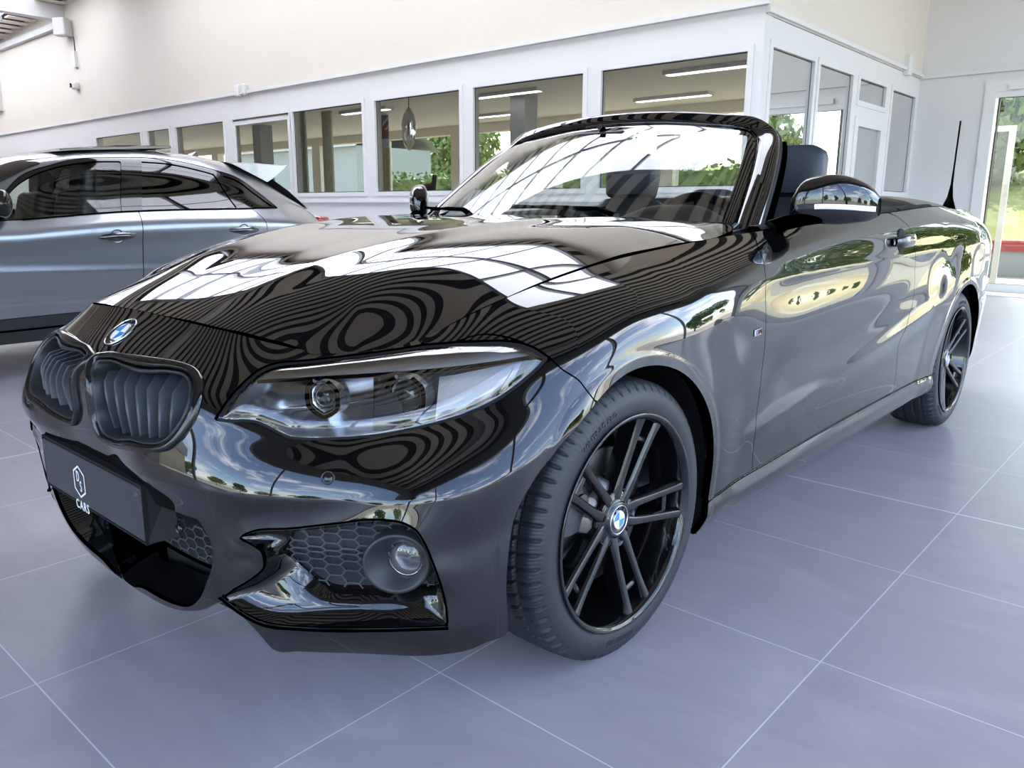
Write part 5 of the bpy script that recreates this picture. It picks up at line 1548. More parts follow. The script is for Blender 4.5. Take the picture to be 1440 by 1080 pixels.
for x in (SK0, (SK0+SK1)/2, SK1): fm.box(x-.05, YL, ceil_z(YL)-.05, x+.05, YL+.02, ceil_z(YL)+.1)
sky_o = structure(fm, 'window_42', M['grey'])
def opal():
    m = bpy.data.materials.new('skylight_sheet'); m.use_nodes = True; t = m.node_tree; t.nodes.clear()
    o = t.nodes.new('ShaderNodeOutputMaterial'); a = t.nodes.new('ShaderNodeBsdfTranslucent'); b = t.nodes.new('ShaderNodeBsdfDiffuse'); mx = t.nodes.new('ShaderNodeMixShader')
    a.inputs[0].default_value = (.92, .92, .93, 1); b.inputs[0].default_value = (.9, .9, .9, 1); mx.inputs[0].default_value = .12
    t.links.new(a.outputs[0], mx.inputs[1]); t.links.new(b.outputs[0], mx.inputs[2]); t.links.new(mx.outputs[0], o.inputs[0]); return m
M['opal'] = opal()
MB().add([(SK0, YL, ceil_z(YL)+.09), (SK1, YL, ceil_z(YL)+.09), (SK1, SKB, ceil_z(SKB)+.09), (SK0, SKB, ceil_z(SKB)+.09)], [(0, 1, 2, 3)], smooth=False).build('pane', M['opal'], sky_o)
MB().add([(SK0, SKY0, ceil_z(SKY0)+.09), (SK1, SKY0, ceil_z(SKY0)+.09), (SK1, SKY1, ceil_z(SKY1)+.09), (SK0, SKY1, ceil_z(SKY1)+.09)], [(0, 1, 2, 3)], smooth=False).build('pane', M['opal'], sky_o)
# roof beams across the hall
for k, (y, xa, xb) in enumerate(((-17.0, XO, XF), (-6.6, SK1+.1, XF), (3.6, XB, XF))):
    z = ceil_z(y)
    structure(MB().box(xa, y-.13, z-.30, xb, y+.13, z-.01), 'trim_%d' % (10+k), M['wallw'])
structure(MB().box(XO, YL, ceil_z(YL)-.10, XO+.10, YL+6.8, ceil_z(YL)+.02).box(XO, YL, 3.3, XO+.09, YL+2.7, 4.55), 'trim_14', M['wallw'])
# ---- office room behind the panes
structure(MB().box(XB, YL, 2.62, XO-.16, YO-.16, 2.66), 'ceiling_2', M['room'])
rw = MB().box(XB-.2, YL, 0, XB, YO-.16, .85).box(XB-.2, YL, 2.45, XB, YO-.16, 6.6)
for yy_ in np.arange(-2.9, YL, -2.4): rw.box(XB-.2, yy_-.16, .85, XB, yy_+.16, 2.45)
ro_ = structure(rw, 'wall_room', M['room'])
MB().add([(XB-.1, YL, .85), (XB-.1, YO-.16, .85), (XB-.1, YO-.16, 2.45), (XB-.1, YL, 2.45)], [(0, 1, 2, 3)], smooth=False).build('pane', M['dimglass'], ro_)
for yy_ in (-6.2, -9.6, -13.2):
    structure(MB().box(XO-2.3, yy_-.14, 0, XO-2.02, yy_+.14, 2.62), 'trim_%d' % int(20-yy_), M['grey'])
# ---- outside: paved yard, sky, sun
def paving():
    m = mat('yard_paving', (.46, .42, .36), .85); t = NT(m); P = t.n('ShaderNodeNewGeometry').outputs['Position']
    n = t.noise(.6, 6, .65, P); t.l(t.ramp(n, [(.3, (.38, .35, .30)), (.7, (.52, .48, .41))]), t.b.inputs['Base Color']); return m
yard = MB().box(-70, -70, -.35, 70, 70, -.21)
yd = yard.build('yard_paving', paving()); yd['kind'] = 'structure'
def grass():
    m = mat('dry_grass', (.30, .30, .10), .9); t = NT(m); P = t.n('ShaderNodeNewGeometry').outputs['Position']
    t.l(t.ramp(t.noise(1.5, 6, .7, P), [(.3, (.16, .20, .05)), (.55, (.34, .33, .12)), (.8, (.52, .47, .22))]), t.b.inputs['Base Color']); return m
M['grass'] = grass()
def bank():
    rows = []
    for y in np.linspace(-36, 1.0, 40):
        k = 1-float(sstep(-2.5, 1.0, y))*.93
        rows.append([(-20-.8*math.sin(y*.4), y, -.24), (-22-.5*math.sin(y*.7), y, (.9+.3*math.sin(y*.9))*k-.2), (-25, y, (2.2+.5*math.sin(y*.5))*k-.2), (-33, y, 3.2*k-.2)])
    return MB().grid(rows)
tag(bank().build('grass_bank', M['grass']), None, None, None, 'structure')
w_ = bpy.data.worlds.new('world'); bpy.context.scene.world = w_; w_.use_nodes = True
nt = w_.node_tree; bg = nt.nodes['Background']; sk = nt.nodes.new('ShaderNodeTexSky'); sk.sky_type = 'NISHITA'; sk.sun_disc = False
sk.sun_elevation = math.radians(48); sk.sun_rotation = math.radians(250); sk.altitude = 100; sk.air_density = 1.0; sk.dust_density = 1.6; sk.ozone_density = 1.0
tc = nt.nodes.new('ShaderNodeTexCoord'); cn = nt.nodes.new('ShaderNodeTexNoise'); cn.inputs['Scale'].default_value = 3.2; cn.inputs['Detail'].default_value = 7; cn.inputs['Roughness'].default_value = .6
mp_ = nt.nodes.new('ShaderNodeMapping'); mp_.inputs['Scale'].default_value = (1, 1, 2.6); nt.links.new(tc.outputs['Generated'], mp_.inputs[0]); nt.links.new(mp_.outputs[0], cn.inputs['Vector'])
rp = nt.nodes.new('ShaderNodeValToRGB'); rp.color_ramp.elements[0].position = .50; rp.color_ramp.elements[1].position = .72; nt.links.new(cn.outputs['Fac'], rp.inputs[0])
mxx = nt.nodes.new('ShaderNodeMix'); mxx.data_type = 'RGBA'; nt.links.new(rp.outputs[0], mxx.inputs[0]); nt.links.new(sk.outputs[0], mxx.inputs[6]); mxx.inputs[7].default_value = (9, 9.2, 9.6, 1)
nt.links.new(mxx.outputs[2], bg.inputs[0]); bg.inputs[1].default_value = .36
sl2 = bpy.data.lights.new('sun', 'SUN'); sl2.energy = 4.0; sl2.angle = math.radians(.6); sl2.color = (1, .95, .86)
so = bpy.data.objects.new('sun', sl2); COL.objects.link(so); so.rotation_euler = Vector((.62, .42, -1.0)).to_track_quat('-Z', 'Y').to_euler()
# portals guide the sky light in through the openings
def portal(loc, rot, sx, sy):
    l = bpy.data.lights.new('daylight_opening', 'AREA'); l.shape = 'RECTANGLE'; l.size = sx; l.size_y = sy; l.cycles.is_portal = True
    o = bpy.data.objects.new('daylight_opening', l); COL.objects.link(o); o.location = loc; o.rotation_euler = rot
portal((XF+.3, (YF-7)/2, 2.4), (0, math.radians(90), 0), 4.7, YF+7)
portal(((XB+XF)/2, YF+.3, 2.45), (math.radians(-90), 0, 0), XF-XB, 4.9)
portal((XB-.3, 2.1, 1.2), (0, math.radians(-90), 0), 2.5, 5.5)
# ---- trees and hedge outside, seen through the panes and in the paint
def leaf_mat(name, a, b):
    m = mat(name, a, .6); t = NT(m); o = t.n('ShaderNodeNewGeometry').outputs['Position']
    t.l(t.ramp(t.noise(2.5, 4, .7, o), [(.3, a), (.7, b)]), t.b.inputs['Base Color']); return m
M['leafA'] = leaf_mat('leaves_green', (.035, .085, .02), (.12, .20, .05))
M['leafB'] = leaf_mat('leaves_light', (.10, .16, .03), (.30, .36, .10))
M['bark'] = speckle(mat('bark', (.09, .07, .05), .9), 30, .3)
RNG = np.random.default_rng(5)
def crown_mesh(n, rx, rz, size):
    blobs = RNG.normal(size=(9, 3)); blobs /= np.linalg.norm(blobs, axis=1)[:, None]; blobs *= RNG.uniform(.25, .62, (9, 1))
    v = []; f = []
    for i in range(n):
        b = blobs[RNG.integers(9)]; d = RNG.normal(size=3); d /= np.linalg.norm(d)
        p = (b+d*.38*RNG.uniform(.7, 1.05))*[rx, rx, rz]
        a = RNG.normal(size=3); a /= np.linalg.norm(a); c = np.cross(a, RNG.normal(size=3)); c /= np.linalg.norm(c)+1e-9
        s = size*RNG.uniform(.6, 1.3)
        k = len(v); v += [p-a*s, p+c*s*.55, p+a*s, p-c*s*.55]; f.append((k, k+1, k+2, k+3))
    m = MB().add(v, f, smooth=False); return m
CROWNS = {}
def tree(x, y, h, r, lm, label, group, seed_key):
    t = thing('tree', label, 'tree', (x, y, -.21), 0, group)
    key = (seed_key, lm)
    if key not in CROWNS:
        o = crown_mesh(5200, 1, 1, .052).build('crown', M[lm], t); CROWNS[key] = o.data
        m = MB().tube([(0, 0, 0), (.02, 0, .25), (.0, .02, .6)], [.06, .045, .025], 8); tr = m.build('trunk', M['bark'], t); CROWNS[('t',)+key] = tr.data
    else:
        o = bpy.data.objects.new('crown', CROWNS[key]); COL.objects.link(o); o.parent = t
        tr = bpy.data.objects.new('trunk', CROWNS[('t',)+key]); COL.objects.link(tr); tr.parent = t
    o.scale = (r, r, h*.48); o.location = (0, 0, h*.56); o.rotation_euler = (0, 0, x*1.7+y)
    tr.scale = (h*.35, h*.35, h)
    return t
for i, (x, y, h, r, lm) in enumerate([(-27, -4.5, 7.5, 3.0, 'leafB'), (-30, 2.2, 9, 3.0, 'leafA'), (-26.5, 9, 7, 3.0, 'leafB'), (-30, -11.5, 9, 3.2, 'leafA'), (-27, -19, 7.5, 3.0, 'leafB'), (-32, -25.5, 9, 3.2, 'leafA'), (-30, 16, 8, 3.0, 'leafA'), (-33, -33, 9, 3.4, 'leafB')]):
    tree(x, y, h, r, lm, 'leafy green tree standing on the bank beyond the office windows and glass door', 'trees beyond the back windows', i % 3)
for i, (x, y, h, r, lm) in enumerate([(30, -20, 6.5, 3.2, 'leafA'), (31, -13, 5.5, 3.2, 'leafB'), (32, -6, 6.2, 3.2, 'leafA'), (33, 1, 5.2, 3.2, 'leafB'), (31, 8, 6, 3.2, 'leafA'), (29, 15.5, 7, 3.2, 'leafB'), (12, 34, 6.5, 3.2, 'leafA'), (4, 36, 6, 3.2, 'leafB'), (-4, 35, 6.5, 3.2, 'leafA'), (-12, 36, 6, 3.2, 'leafB'), (21, 27, 7, 3.2, 'leafA'), (-21, 33, 6.5, 3.2, 'leafA')]):
    tree(x, y, h, r, lm, 'green tree across the yard, seen only as a reflection in the black paint', 'trees across the yard', i % 3)
# ---- what stands in and behind the office windows
def behind_px(u, v, x): return at(u, v, x=x)
# neighbouring building with red lettering on a grey fascia
xb_ = -25.2                       # where it seems to stand behind the pane; it really stands in front of the hall
xr_ = 2*(XO-.035)-xb_
def seen(u, v): p = at(u, v, x=xb_); return np.array([xr_, p[1], p[2]])
p0, p1 = seen(838, 168), seen(985, 92)
yc_ = (p0[1]+p1[1])/2
nb_ = thing('neighbour_building', 'low building with red letters on a grey fascia, mirrored in the corner window', 'building', (xr_, yc_, -.21))
def nput(mb, name, m):
    o = mb.build(name, m, nb_); o.location = (-xr_, -yc_, .21); return o
yl, yr = seen(700, 120)[1], seen(990, 120)[1]
zt, zm = seen(860, 86)[2], seen(860, 146)[2]
nput(MB().box(xr_+.3, yl, -.21, xr_+6, yr, zt-.3), 'building_wall', mat('beige_render', (.50, .43, .30), .8))
nput(MB().box(xr_+.05, yl-.2, zm, xr_+6.1, yr+.2, zt), 'fascia', M['grey'])
mr = mat('red_letters', (.62, .03, .03), .5)
w0, w1 = seen(882, 118), seen(945, 118)
v, f = text_mesh('Fahrzeuge', (zt-zm)*.55, .03, .02)
xs_ = [q[0] for q in v]; k_ = (w1[1]-w0[1])/(max(xs_)-min(xs_)); zc_ = seen(912, 124)[2]
# lettering faces the hall (-x): reads along -y
nput(MB().add([(xr_-z, (w0[1]+w1[1])/2-(x-(max(xs_)+min(xs_))/2)*k_, zc_+y) for x, y, z in v], f, smooth=False), 'sign_letters', mr)
for (a, b) in (((953, 114), (985, 128)), ((846, 98), (861, 111))):
    a, b = seen(*a), seen(*b); nput(MB().box(xr_-.02, a[1], b[2], xr_+.06, b[1], a[2]), 'sign_panel', mr)
# clipped hedge close behind the office
def hedge(y0, y1, x, h):
    n = int((y1-y0)*520); v = []; f = []
    for i in range(n):
        p = np.array([x+RNG.uniform(-.45, .45), RNG.uniform(y0, y1), RNG.uniform(0, h)+RNG.normal()*.04]); a = RNG.normal(size=3); a /= np.linalg.norm(a); c = np.cross(a, RNG.normal(size=3)); c /= np.linalg.norm(c)+1e-9
        s = RNG.uniform(.05, .10); k = len(v); v += [p-a*s, p+c*s*.6, p+a*s, p-c*s*.6]; f.append((k, k+1, k+2, k+3))
    return MB().add(v, f, smooth=False).box(x-.3, y0+.1, -.21, x+.3, y1-.1, h-.15)
hd_ = hedge(-17, -2.2, -14.2, 1.95).build('hedge', M['leafA']); tag(hd_, 'long clipped green hedge behind the office room', 'hedge')
# grey-blue house wall behind the fourth and fifth window
p0, p1 = at(322, 215, x=-19), at(500, 185, x=-19)
hb = thing('pale_building', 'pale blue-white building with a sloped roof beyond the middle office windows', 'building', (-19, (p0[1]+p1[1])/2, -.21))
m = MB().box(-23, p0[1], -.21, -19, p1[1], p0[2]-.1); o = m.build('building_wall', mat('pale_render', (.36, .39, .42), .7), hb); o.location = (19, -(p0[1]+p1[1])/2, .21)
m = MB().add([(-18.7, p0[1]-.3, p0[2]-.15), (-18.7, p1[1]+.3, p0[2]-.15), (-21, p1[1]+.3, p0[2]+1.3), (-21, p0[1]-.3, p0[2]+1.3), (-23.3, p1[1]+.3, p0[2]-.15), (-23.3, p0[1]-.3, p0[2]-.15)], [(0, 1, 2, 3), (3, 2, 4, 5)], smooth=False); o = m.build('roof', mat('grey_roof', (.26, .26, .29), .6), hb); o.location = (19, -(p0[1]+p1[1])/2, .21)
# striped cloth hung inside the third window
xi = XO-.30
def cloth(px, x, wave=.02, n=24):
    (u0, v0), (u1, v1) = px; a, b = at(u0, v0, x=x), at(u1, v1, x=x)
    return a, b
a, b = at(529, 163, x=xi), at(549, 206, x=xi)
fl = MB(); ny = 30; rows = []
for i in range(ny+1):
    t = i/ny; y = a[1]+(b[1]-a[1])*t; rows.append([(xi+.02*math.sin(t*14), y, a[2]+(b[2]-a[2])*s) for s in np.linspace(0, 1, 20)])
def flag_mat():
    m = mat('flag_cloth', (.8, .8, .82), .8); t = NT(m); uv = t.coord('Generated'); x, y, z = t.xyz(uv)[:3]
    d = t.math('ABSOLUTE', t.math('SUBTRACT', y, t.math('MULTIPLY', z, 1.0)))
    r1 = t.math('LESS_THAN', d, .09); w1 = t.math('LESS_THAN', d, .18)
    c = t.mix(w1, (.20, .26, .42), (.85, .84, .85)); c = t.mix(r1, c, (.60, .12, .15)); c = t.mix(t.math('LESS_THAN', t.math('ABSOLUTE', t.math('SUBTRACT', z, .45)), .08), c, (.62, .14, .16)); c = t.mix(t.math('LESS_THAN', z, .25), c, (.86, .85, .84)); t.l(c, t.b.inputs['Base Color']); return m
fo = MB().grid(rows).build('wall_flag', flag_mat()); tag(fo, 'white, red and blue flag hanging inside the third office window', 'flag')
a, b = at(530, 208, x=xi-.1), at(550, 268, x=xi-.1); rows = []
for i in range(31):
    t = i/30; y = a[1]+(b[1]-a[1])*t; rows.append([(xi-.1+.025*math.sin(t*26), y, z) for z in (a[2], .75)])
tag(MB().grid(rows).build('curtain', mat('yellow_curtain', (.72, .66, .34), .8)), 'pale yellow curtain below the flag in the third office window', 'curtain')
def curtain(u0, u1, v, x, col, lab):
    a, b = at(u0, v, x=x), at(u1, v, x=x); rows = []
    for i in range(41):
        t = i/40; rows.append([(x+.03*math.sin(t*34), a[1]+(b[1]-a[1])*t, z) for z in (2.5, .75)])
    tag(MB().grid(rows).build('curtain', mat('curtain_cloth', col, .8)), lab, 'curtain')
curtain(414, 432, 200, xi, (.66, .67, .56), 'grey-green curtain at the left edge of the fourth office window')
curtain(455, 468, 200, xi-.6, (.70, .66, .52), 'beige curtain in the middle of the fourth office window')
# foil balloon and a small brown figure on the sill
c = at(575, 182, x=xi-.4)
m = MB(); rows = []
for i in range(20):
    t = i/19; r = .13*math.sin(math.pi*t)**.6; z = c[2]+.28*(1-2*t)
    rows.append([(c[0]+.45*r*math.cos(k), c[1]+(r+.02*math.sin(6*k+t*9))*math.sin(k), z+.02*math.sin(3*k)) for k in np.linspace(0, 2*math.pi, 25)[:-1]])
bo = m.grid(rows, closed_v=True).build('foil_balloon', mat('silver_foil', (.75, .74, .76), .12, 1.0)); tag(bo, 'crumpled silver foil balloon hanging in the third office window', 'balloon')
MB().tube([(c[0], c[1], c[2]+.25), (c[0], c[1]+.01, c[2]+.4), (c[0], c[1], 2.622)], .006, 6).build('balloon_string', M['white'], bo)
c = at(606, 266, x=XO-.24)
dk = thing('window_desk', 'long white desk standing inside behind the office windows', 'desk', (XO-.42, -4.2, 0))
for nm, bb in (('desk_top', (-.26, -2.6, 1.11, .22, 2.3, 1.14)), ('desk_panel', (-.24, -2.58, 0, -.20, -2.54, 1.11)), ('desk_panel', (-.24, 2.24, 0, -.20, 2.28, 1.11))): MB().box(*bb).build(nm, M['upvc'], dk)
st = MB().tube([(c[0], c[1]-.09, 1.205), (c[0], c[1]-.06, 1.24), (c[0], c[1]+.02, 1.27), (c[0], c[1]+.06, 1.33), (c[0], c[1]+.075, 1.42)], [.05, .085, .06, .032, .03], 14).build('figurine', speckle(mat('brown_figurine', (.16, .08, .05), .5), 40, .3)); tag(st, 'small brown upright figurine on the desk in the third office window', 'figurine')
# orange seat back behind the side window
p = at(1160, 215, y=YO-1.0)
ch = thing('orange_chair', 'orange upholstered chair inside behind the side panes', 'chair', (p[0], YO-1.0, 0))
MB().rbox((0, 0, .48), (.52, .50, .12), .05).build('seat', mat('orange_cloth', (.75, .26, .12), .75), ch)
MB().rbox((.0, -.22, 1.0), (.62, .10, .75), .05).build('backrest', bpy.data.materials['orange_cloth'], ch)
for sx in (-.2, .2):
    for sy in (-.18, .18): MB().tube([(sx, sy, 0), (sx, sy, .44)], .018, 8).build('leg', M['satin'], ch)
# office strip lights
for k, (x, y) in enumerate(((-7.4, -3.0), (-7.4, -6.2), (-7.4, -9.4), (-9.2, -4.6), (-9.2, -8.0))):
    l = thing('strip_light', 'white strip light on the ceiling of the office room', 'lamp', (x, y, 2.623), 0, 'office ceiling strip lights')
    MB().box(-.09, -.62, -.05, .09, .62, .0).build('lamp_body', M['upvc'], l)
    MB().box(-.045, -.60, -.055, .045, .60, -.05).build('diffuser', M['tubelight'], l)
# ---- small fittings on the upper wall
def fitting(name, label, cat, u, v): 
    p = at(u, v, x=XO); return thing(name, label, cat, (XO-.012, p[1], p[2]))
t = fitting('flood_light', 'white spotlight with bracket high on the wall under the roof beam', 'spotlight', 99, 41)
MB().box(0, -.10, -.16, .05, .10, .16).build('bracket', M['wallw'], t); m = MB(); m.rbox((.20, .06, .0), (.20, .28, .34), .03, M=Matrix.Rotation(.5, 3, 'Z')); m.build('lamp_head', M['lightgrey'], t)
m = MB(); m.rbox((.16, -.17, -.06), (.14, .13, .18), .03); m.build('sensor', M['lightgrey'], t)
t = fitting('junction_box', 'small beige junction box with a cable on the wall between spotlight and camera', 'box', 107, 82)
MB().box(0, -.07, -.18, .07, .07, .13).build('box_cover', M['wallw'], t); MB().tube([(.015, .0, .13), (.015, 0, .40)], .012, 6).build('cable', M['wallw'], t)
t = fitting('camera_dome', 'small white camera with a black lens on the upper wall', 'camera', 110, 121)
m = MB(); m.rbox((.07, 0, 0), (.14, .16, .16), .05); m.build('camera_body', M['wallw'], t); m = MB(); m.tube([(.13, -.035, -.0), (.16, -.04, 0)], .045, 14); m.build('lens', M['gloss'], t)
t = fitting('wall_sensor', 'small white detector above the office ledge', 'detector', 343, 127)
m = MB(); m.rbox((.04, -.13, 0), (.08, .10, .17), .02); m.build('detector_body', M['wallw'], t); m = MB(); m.rbox((.05, .08, 0), (.10, .10, .17), .03); m.build('detector_head', M['lightgrey'], t)
p = at(1282, 92, y=YO+.06)
t = thing('junction_box', 'small white junction box in the corner above the side ledge', 'box', (p[0], YO-.008, p[2])); MB().box(-.07, 0, -.11, .07, .06, .11).build('box_cover', M['wallw'], t)
t['label'] = 'small white junction box high in the corner by the entrance wall'
# ================================================================ the grey five-door car behind
SUV = thing('hatchback_car', 'metallic grey five-door car parked behind the black convertible, seen from its left side', 'car', (-.3, -4.3, 0))
def suv_surface():
    yc = -4.3
    #            x     belt  rail   top   hw_belt hw_rail  f
    T = np.array([(2.02, .66, .67, .69, .58, .40, .66), (1.90, .74, .76, .80, .70, .50, .82), (1.60, .83, .87, .91, .785, .60, .93), (1.05, .895, .95, .985, .835, .68, .985), (.50, .915, .985, 1.035, .850, .71, 1.0),
                  (.15, .920, 1.02, 1.11, .852, .705, 1.0), (-.16, .926, 1.095, 1.215, .850, .690, 1.0), (-.40, .945, 1.215, 1.300, .850, .675, 1.0), (-.75, .970, 1.285, 1.362, .850, .672, 1.0), (-1.10, .982, 1.290, 1.392, .850, .672, 1.0),
                  (-1.42, .988, 1.265, 1.390, .846, .672, 1.0), (-1.68, .992, 1.215, 1.362, .838, .675, .995), (-1.86, .988, 1.155, 1.330, .826, .680, .985), (-1.96, .985, 1.130, 1.25, .820, .680, .98), (-2.10, .972, 1.065, 1.15, .805, .690, .965), (-2.20, .958, 1.02, 1.08, .79, .69, .945), (-2.30, .935, .965, 1.01, .765, .68, .91), (-2.40, .90, .92, .955, .70, .62, .82)])
    xs = np.linspace(2.02, -2.40, 420)
    o = T[::-1]; q = np.stack([pchip(o[:, 0], o[:, k], xs) for k in range(1, 7)], 1)
    belt, rail, top, hb, hr, f = q.T
    low = np.interp(xs, [-2.4, -2.1, 1.7, 2.02], [.34, .22, .20, .30])
    rows = []
    for z0, hw in ((0, .845), (.10, .872), (.22, .888), (.40, .905), (.60, .912)):
        z = low+(belt-low)*z0/.80; rows.append(np.stack([xs, yc+hw*f, z], 1))
    rows.append(np.stack([xs, yc+.905*f, belt-.075], 1))
    rows.append(np.stack([xs, yc+hb*f, belt], 1))
    rows.append(np.stack([xs, yc+(hb*.42+hr*.58)*f, belt+(rail-belt)*.60], 1))
    rows.append(np.stack([xs, yc+hr*f, rail], 1))
    rows.append(np.stack([xs, yc+hr*.86*f, rail+(top-rail)*.42], 1))
    rows.append(np.stack([xs, yc+hr*.45*f, rail+(top-rail)*.86], 1))
    rows.append(np.stack([xs, yc+0*f, top], 1))
    D = np.array(rows); vd = np.array([0, .08, .17, .30, .46, .58, .66, .84, .96, 1.05, 1.28, 1.62]); v = np.linspace(0, 1.62, 190)
    P = cspline(vd, D, v).transpose(1, 0, 2)
    return Surf(2.02-xs, v, P.copy())
A = suv_surface()
if A.N[:, 60, 1].mean() < 0: A.flip = True; A.N = -A.N
AX, AY, AZ = A.P[..., 0], A.P[..., 1], A.P[..., 2]
# soft waist crease and lower door hollow
s = AZ-(.600+.03*(AX+.8)); A.P = A.P+A.N*((crease(s, .05, .12, .006)-.012*np.exp(-((AZ-.50)/.08)**2))*sstep(1.2, .7, AX)*sstep(-2.1, -1.7, AX))[..., None]; A.normals()
M['suv'] = mat('grey_metallic', (.25, .26, .28), .28, .8, coat=1.0, coat_rough=.02)
M['suv_bk'] = mat('black_plastic_clad', (.02, .021, .023), .42)
def px_sdf(S, px, n=8): return sdf_poly(S.U, S.V, smooth_poly(S.pix(px), n))
MXS = Matrix.Translation((0, -8.6, 0))
def mirror_y(mb):
    m = mb.mirrored(); m.v = [(x, y-8.6, z) for x, y, z in m.v]; return m
def sput(mb, name, m, parent=SUV, label=None, mir=False):
    """parts are built where they stand, then hung under the car"""
    o = (mirror_y(mb) if mir else mb).build(name, m, parent, label); o.location = (-SUV.location[0], -SUV.location[1], 0) if parent is SUV else (0, 0, 0); return o
F_WIN = [(-12, 309, 1), (2, 283), (22, 261), (50, 244), (80, 234), (110, 228.5), (140, 226), (170, 226, 1), (171, 296, 1), (100, 301), (27, 307)]
R_WIN = [(199, 226.5, 1), (240, 230), (278, 238), (301, 244.5, 1), (334, 292, 1), (200, 294.5, 1)]
Q_WIN = [(313, 246, 1), (333, 253), (355, 269), (384, 289.5, 1), (349, 291, 1)]
sw1, sw2, sw3 = (px_sdf(A, q, 6) for q in (F_WIN, R_WIN, Q_WIN))
allw = np.minimum(np.minimum(sw1, sw2), sw3)
dlo = px_sdf(A, [(-22, 312, 1), (0, 276), (22, 252), (60, 234.5), (105, 223.5), (140, 221), (200, 221), (250, 226), (300, 238), (335, 250), (362, 269), (391, 292, 1), (350, 293.5), (197, 297), (100, 303.5), (26, 310)], 6)
def arch_a(cx): return np.where((np.abs(AX-cx) < .6) & (AY > -4.0), .345-np.hypot(AX-cx, AZ-.33), -1)
sar = np.maximum(arch_a(.93), arch_a(-1.70))
clad = (.355+.03*np.clip((.2-AX)/2, -.5, 1))-AZ
def vline(px): return smooth_poly(A.pix(px), 6, closed=False)
def behind(line):
    """negative towards the nose"""
    return sdf_poly(A.U, A.V, np.vstack([[(line[0][0], 3)], line, [(line[-1][0], -1), (-1, -1), (-1, 3)]]))
cutA = behind(vline([(194, 222), (194, 295), (197, 303), (201, 345), (202, 377), (203, 440), (203, 470)]))
cutB = behind(vline([(325, 248), (352, 292), (366, 303), (374, 313), (376, 327), (374, 345), (366, 370), (350, 400), (345, 440)]))
cut0 = behind([(1.98-.02, 1.1), (1.96, .66), (1.98, .3), (2.0, .05)])
roofrail = A.V-.93
g_ = .0025
d1 = np.maximum.reduce([-cut0+g_, cutA+g_, roofrail, clad, sar, -dlo])
d2 = np.maximum.reduce([-cutA+g_, cutB+g_, roofrail, clad, sar, -dlo])
body = np.maximum.reduce([-np.maximum.reduce([-cut0-g_, cutB-g_, roofrail-.0, clad]), sar, clad, -dlo])
for mir in (False, True):
    sput(A.cut(body, lip=.02), 'body_side', M['suv'], mir=mir)
    a = sput(A.cut(d1, lip=.02), 'front_door', M['suv'], mir=mir); b = sput(A.cut(d2, lip=.02), 'rear_door', M['suv'], mir=mir)
    sput(A.cut(np.maximum(-clad+.003, sar), lip=.03, off=.006), 'sill_cladding', M['suv_bk'], mir=mir)
    sput(A.cut(np.maximum.reduce([dlo+.004, -(allw+.0)]), lip=.01, off=-.003), 'window_surround', M['gloss'], mir=mir)
    for s_, mt in ((sw1, 'sideglass'), (sw2, 'tint'), (sw3, 'tint')): sput(A.cut(s_-.002, lip=0, off=-.010), 'side_window', M[mt], mir=mir)
    ln = [tuple(p) for p in A.at(*np.array(vline([(30, 309), (100, 303), (197, 296.5), (300, 293.8), (350, 293), (389, 292)])).T)+np.array([0, .004, 0])]
    sput(MB().tube(ln, .005, 6), 'window_strip', M['satin'], mir=mir)
    cl = []
    for x in np.linspace(1.0, -1.75, 40):
        i = np.argmin(abs(A.P[:, 0, 0]-x)); j = np.argmin(abs(AZ[i]-.285)); cl.append(tuple(A.P[i, j]+np.array([0, .010, 0])))
    sput(MB().tube(cl[6:-6], .007, 6), 'sill_strip', M['satin'], mir=mir)
    for (p, par, z) in (((165, 331.5), a, .0), ((343.5, 323), b, .0)):
        (u, v), = A.pix([p]); rows = []
        for k in np.linspace(-1, 1, 21):
            c = A.at(u+.112*k, v); n = A.nrm(u, v); h = max(1-abs(k)**2.5, 0)
            rows.append([c+n*(.004+.034*h**.7+q)+np.array([0, 0, w_*(.008+.016*h)]) for q, w_ in ((-.006, -1), (.004, -.6), (.006, 0), (.004, .6), (-.006, 1), (-.02, 0))])
        o = sput(MB().grid(np.array(rows), closed_v=True), 'door_handle', M['handle'], par, mir=mir)
        m = MB(); m.xf = frame_at(A, u, v, off=.001); m.lathe([(.040, .001), (.036, .0), (.025, -.008), (0, -.012)], 24); sput(m, 'handle_cup', M['satin'], par, mir=mir)
        o.location = (0, 0, 0)
    # door mirror
    rows = []
    for t in np.linspace(0, 1, 14):
        e = (1-(2*t-1)**4)**.5; y = -3.42+.20*t
        rows.append([(-.115+.05*t+.085*e*math.cos(th)*(1 if math.cos(th) > 0 else .5), y, 1.005+.075*e*math.sin(th)) for th in np.linspace(0, 2*math.pi, 25)[:-1]])
    o = sput(MB().grid(np.array(rows), closed_v=True).tube([(-.10, -3.47, .945), (-.11, -3.40, .955)], .03, 8), 'door_mirror', M['gloss'], mir=mir)
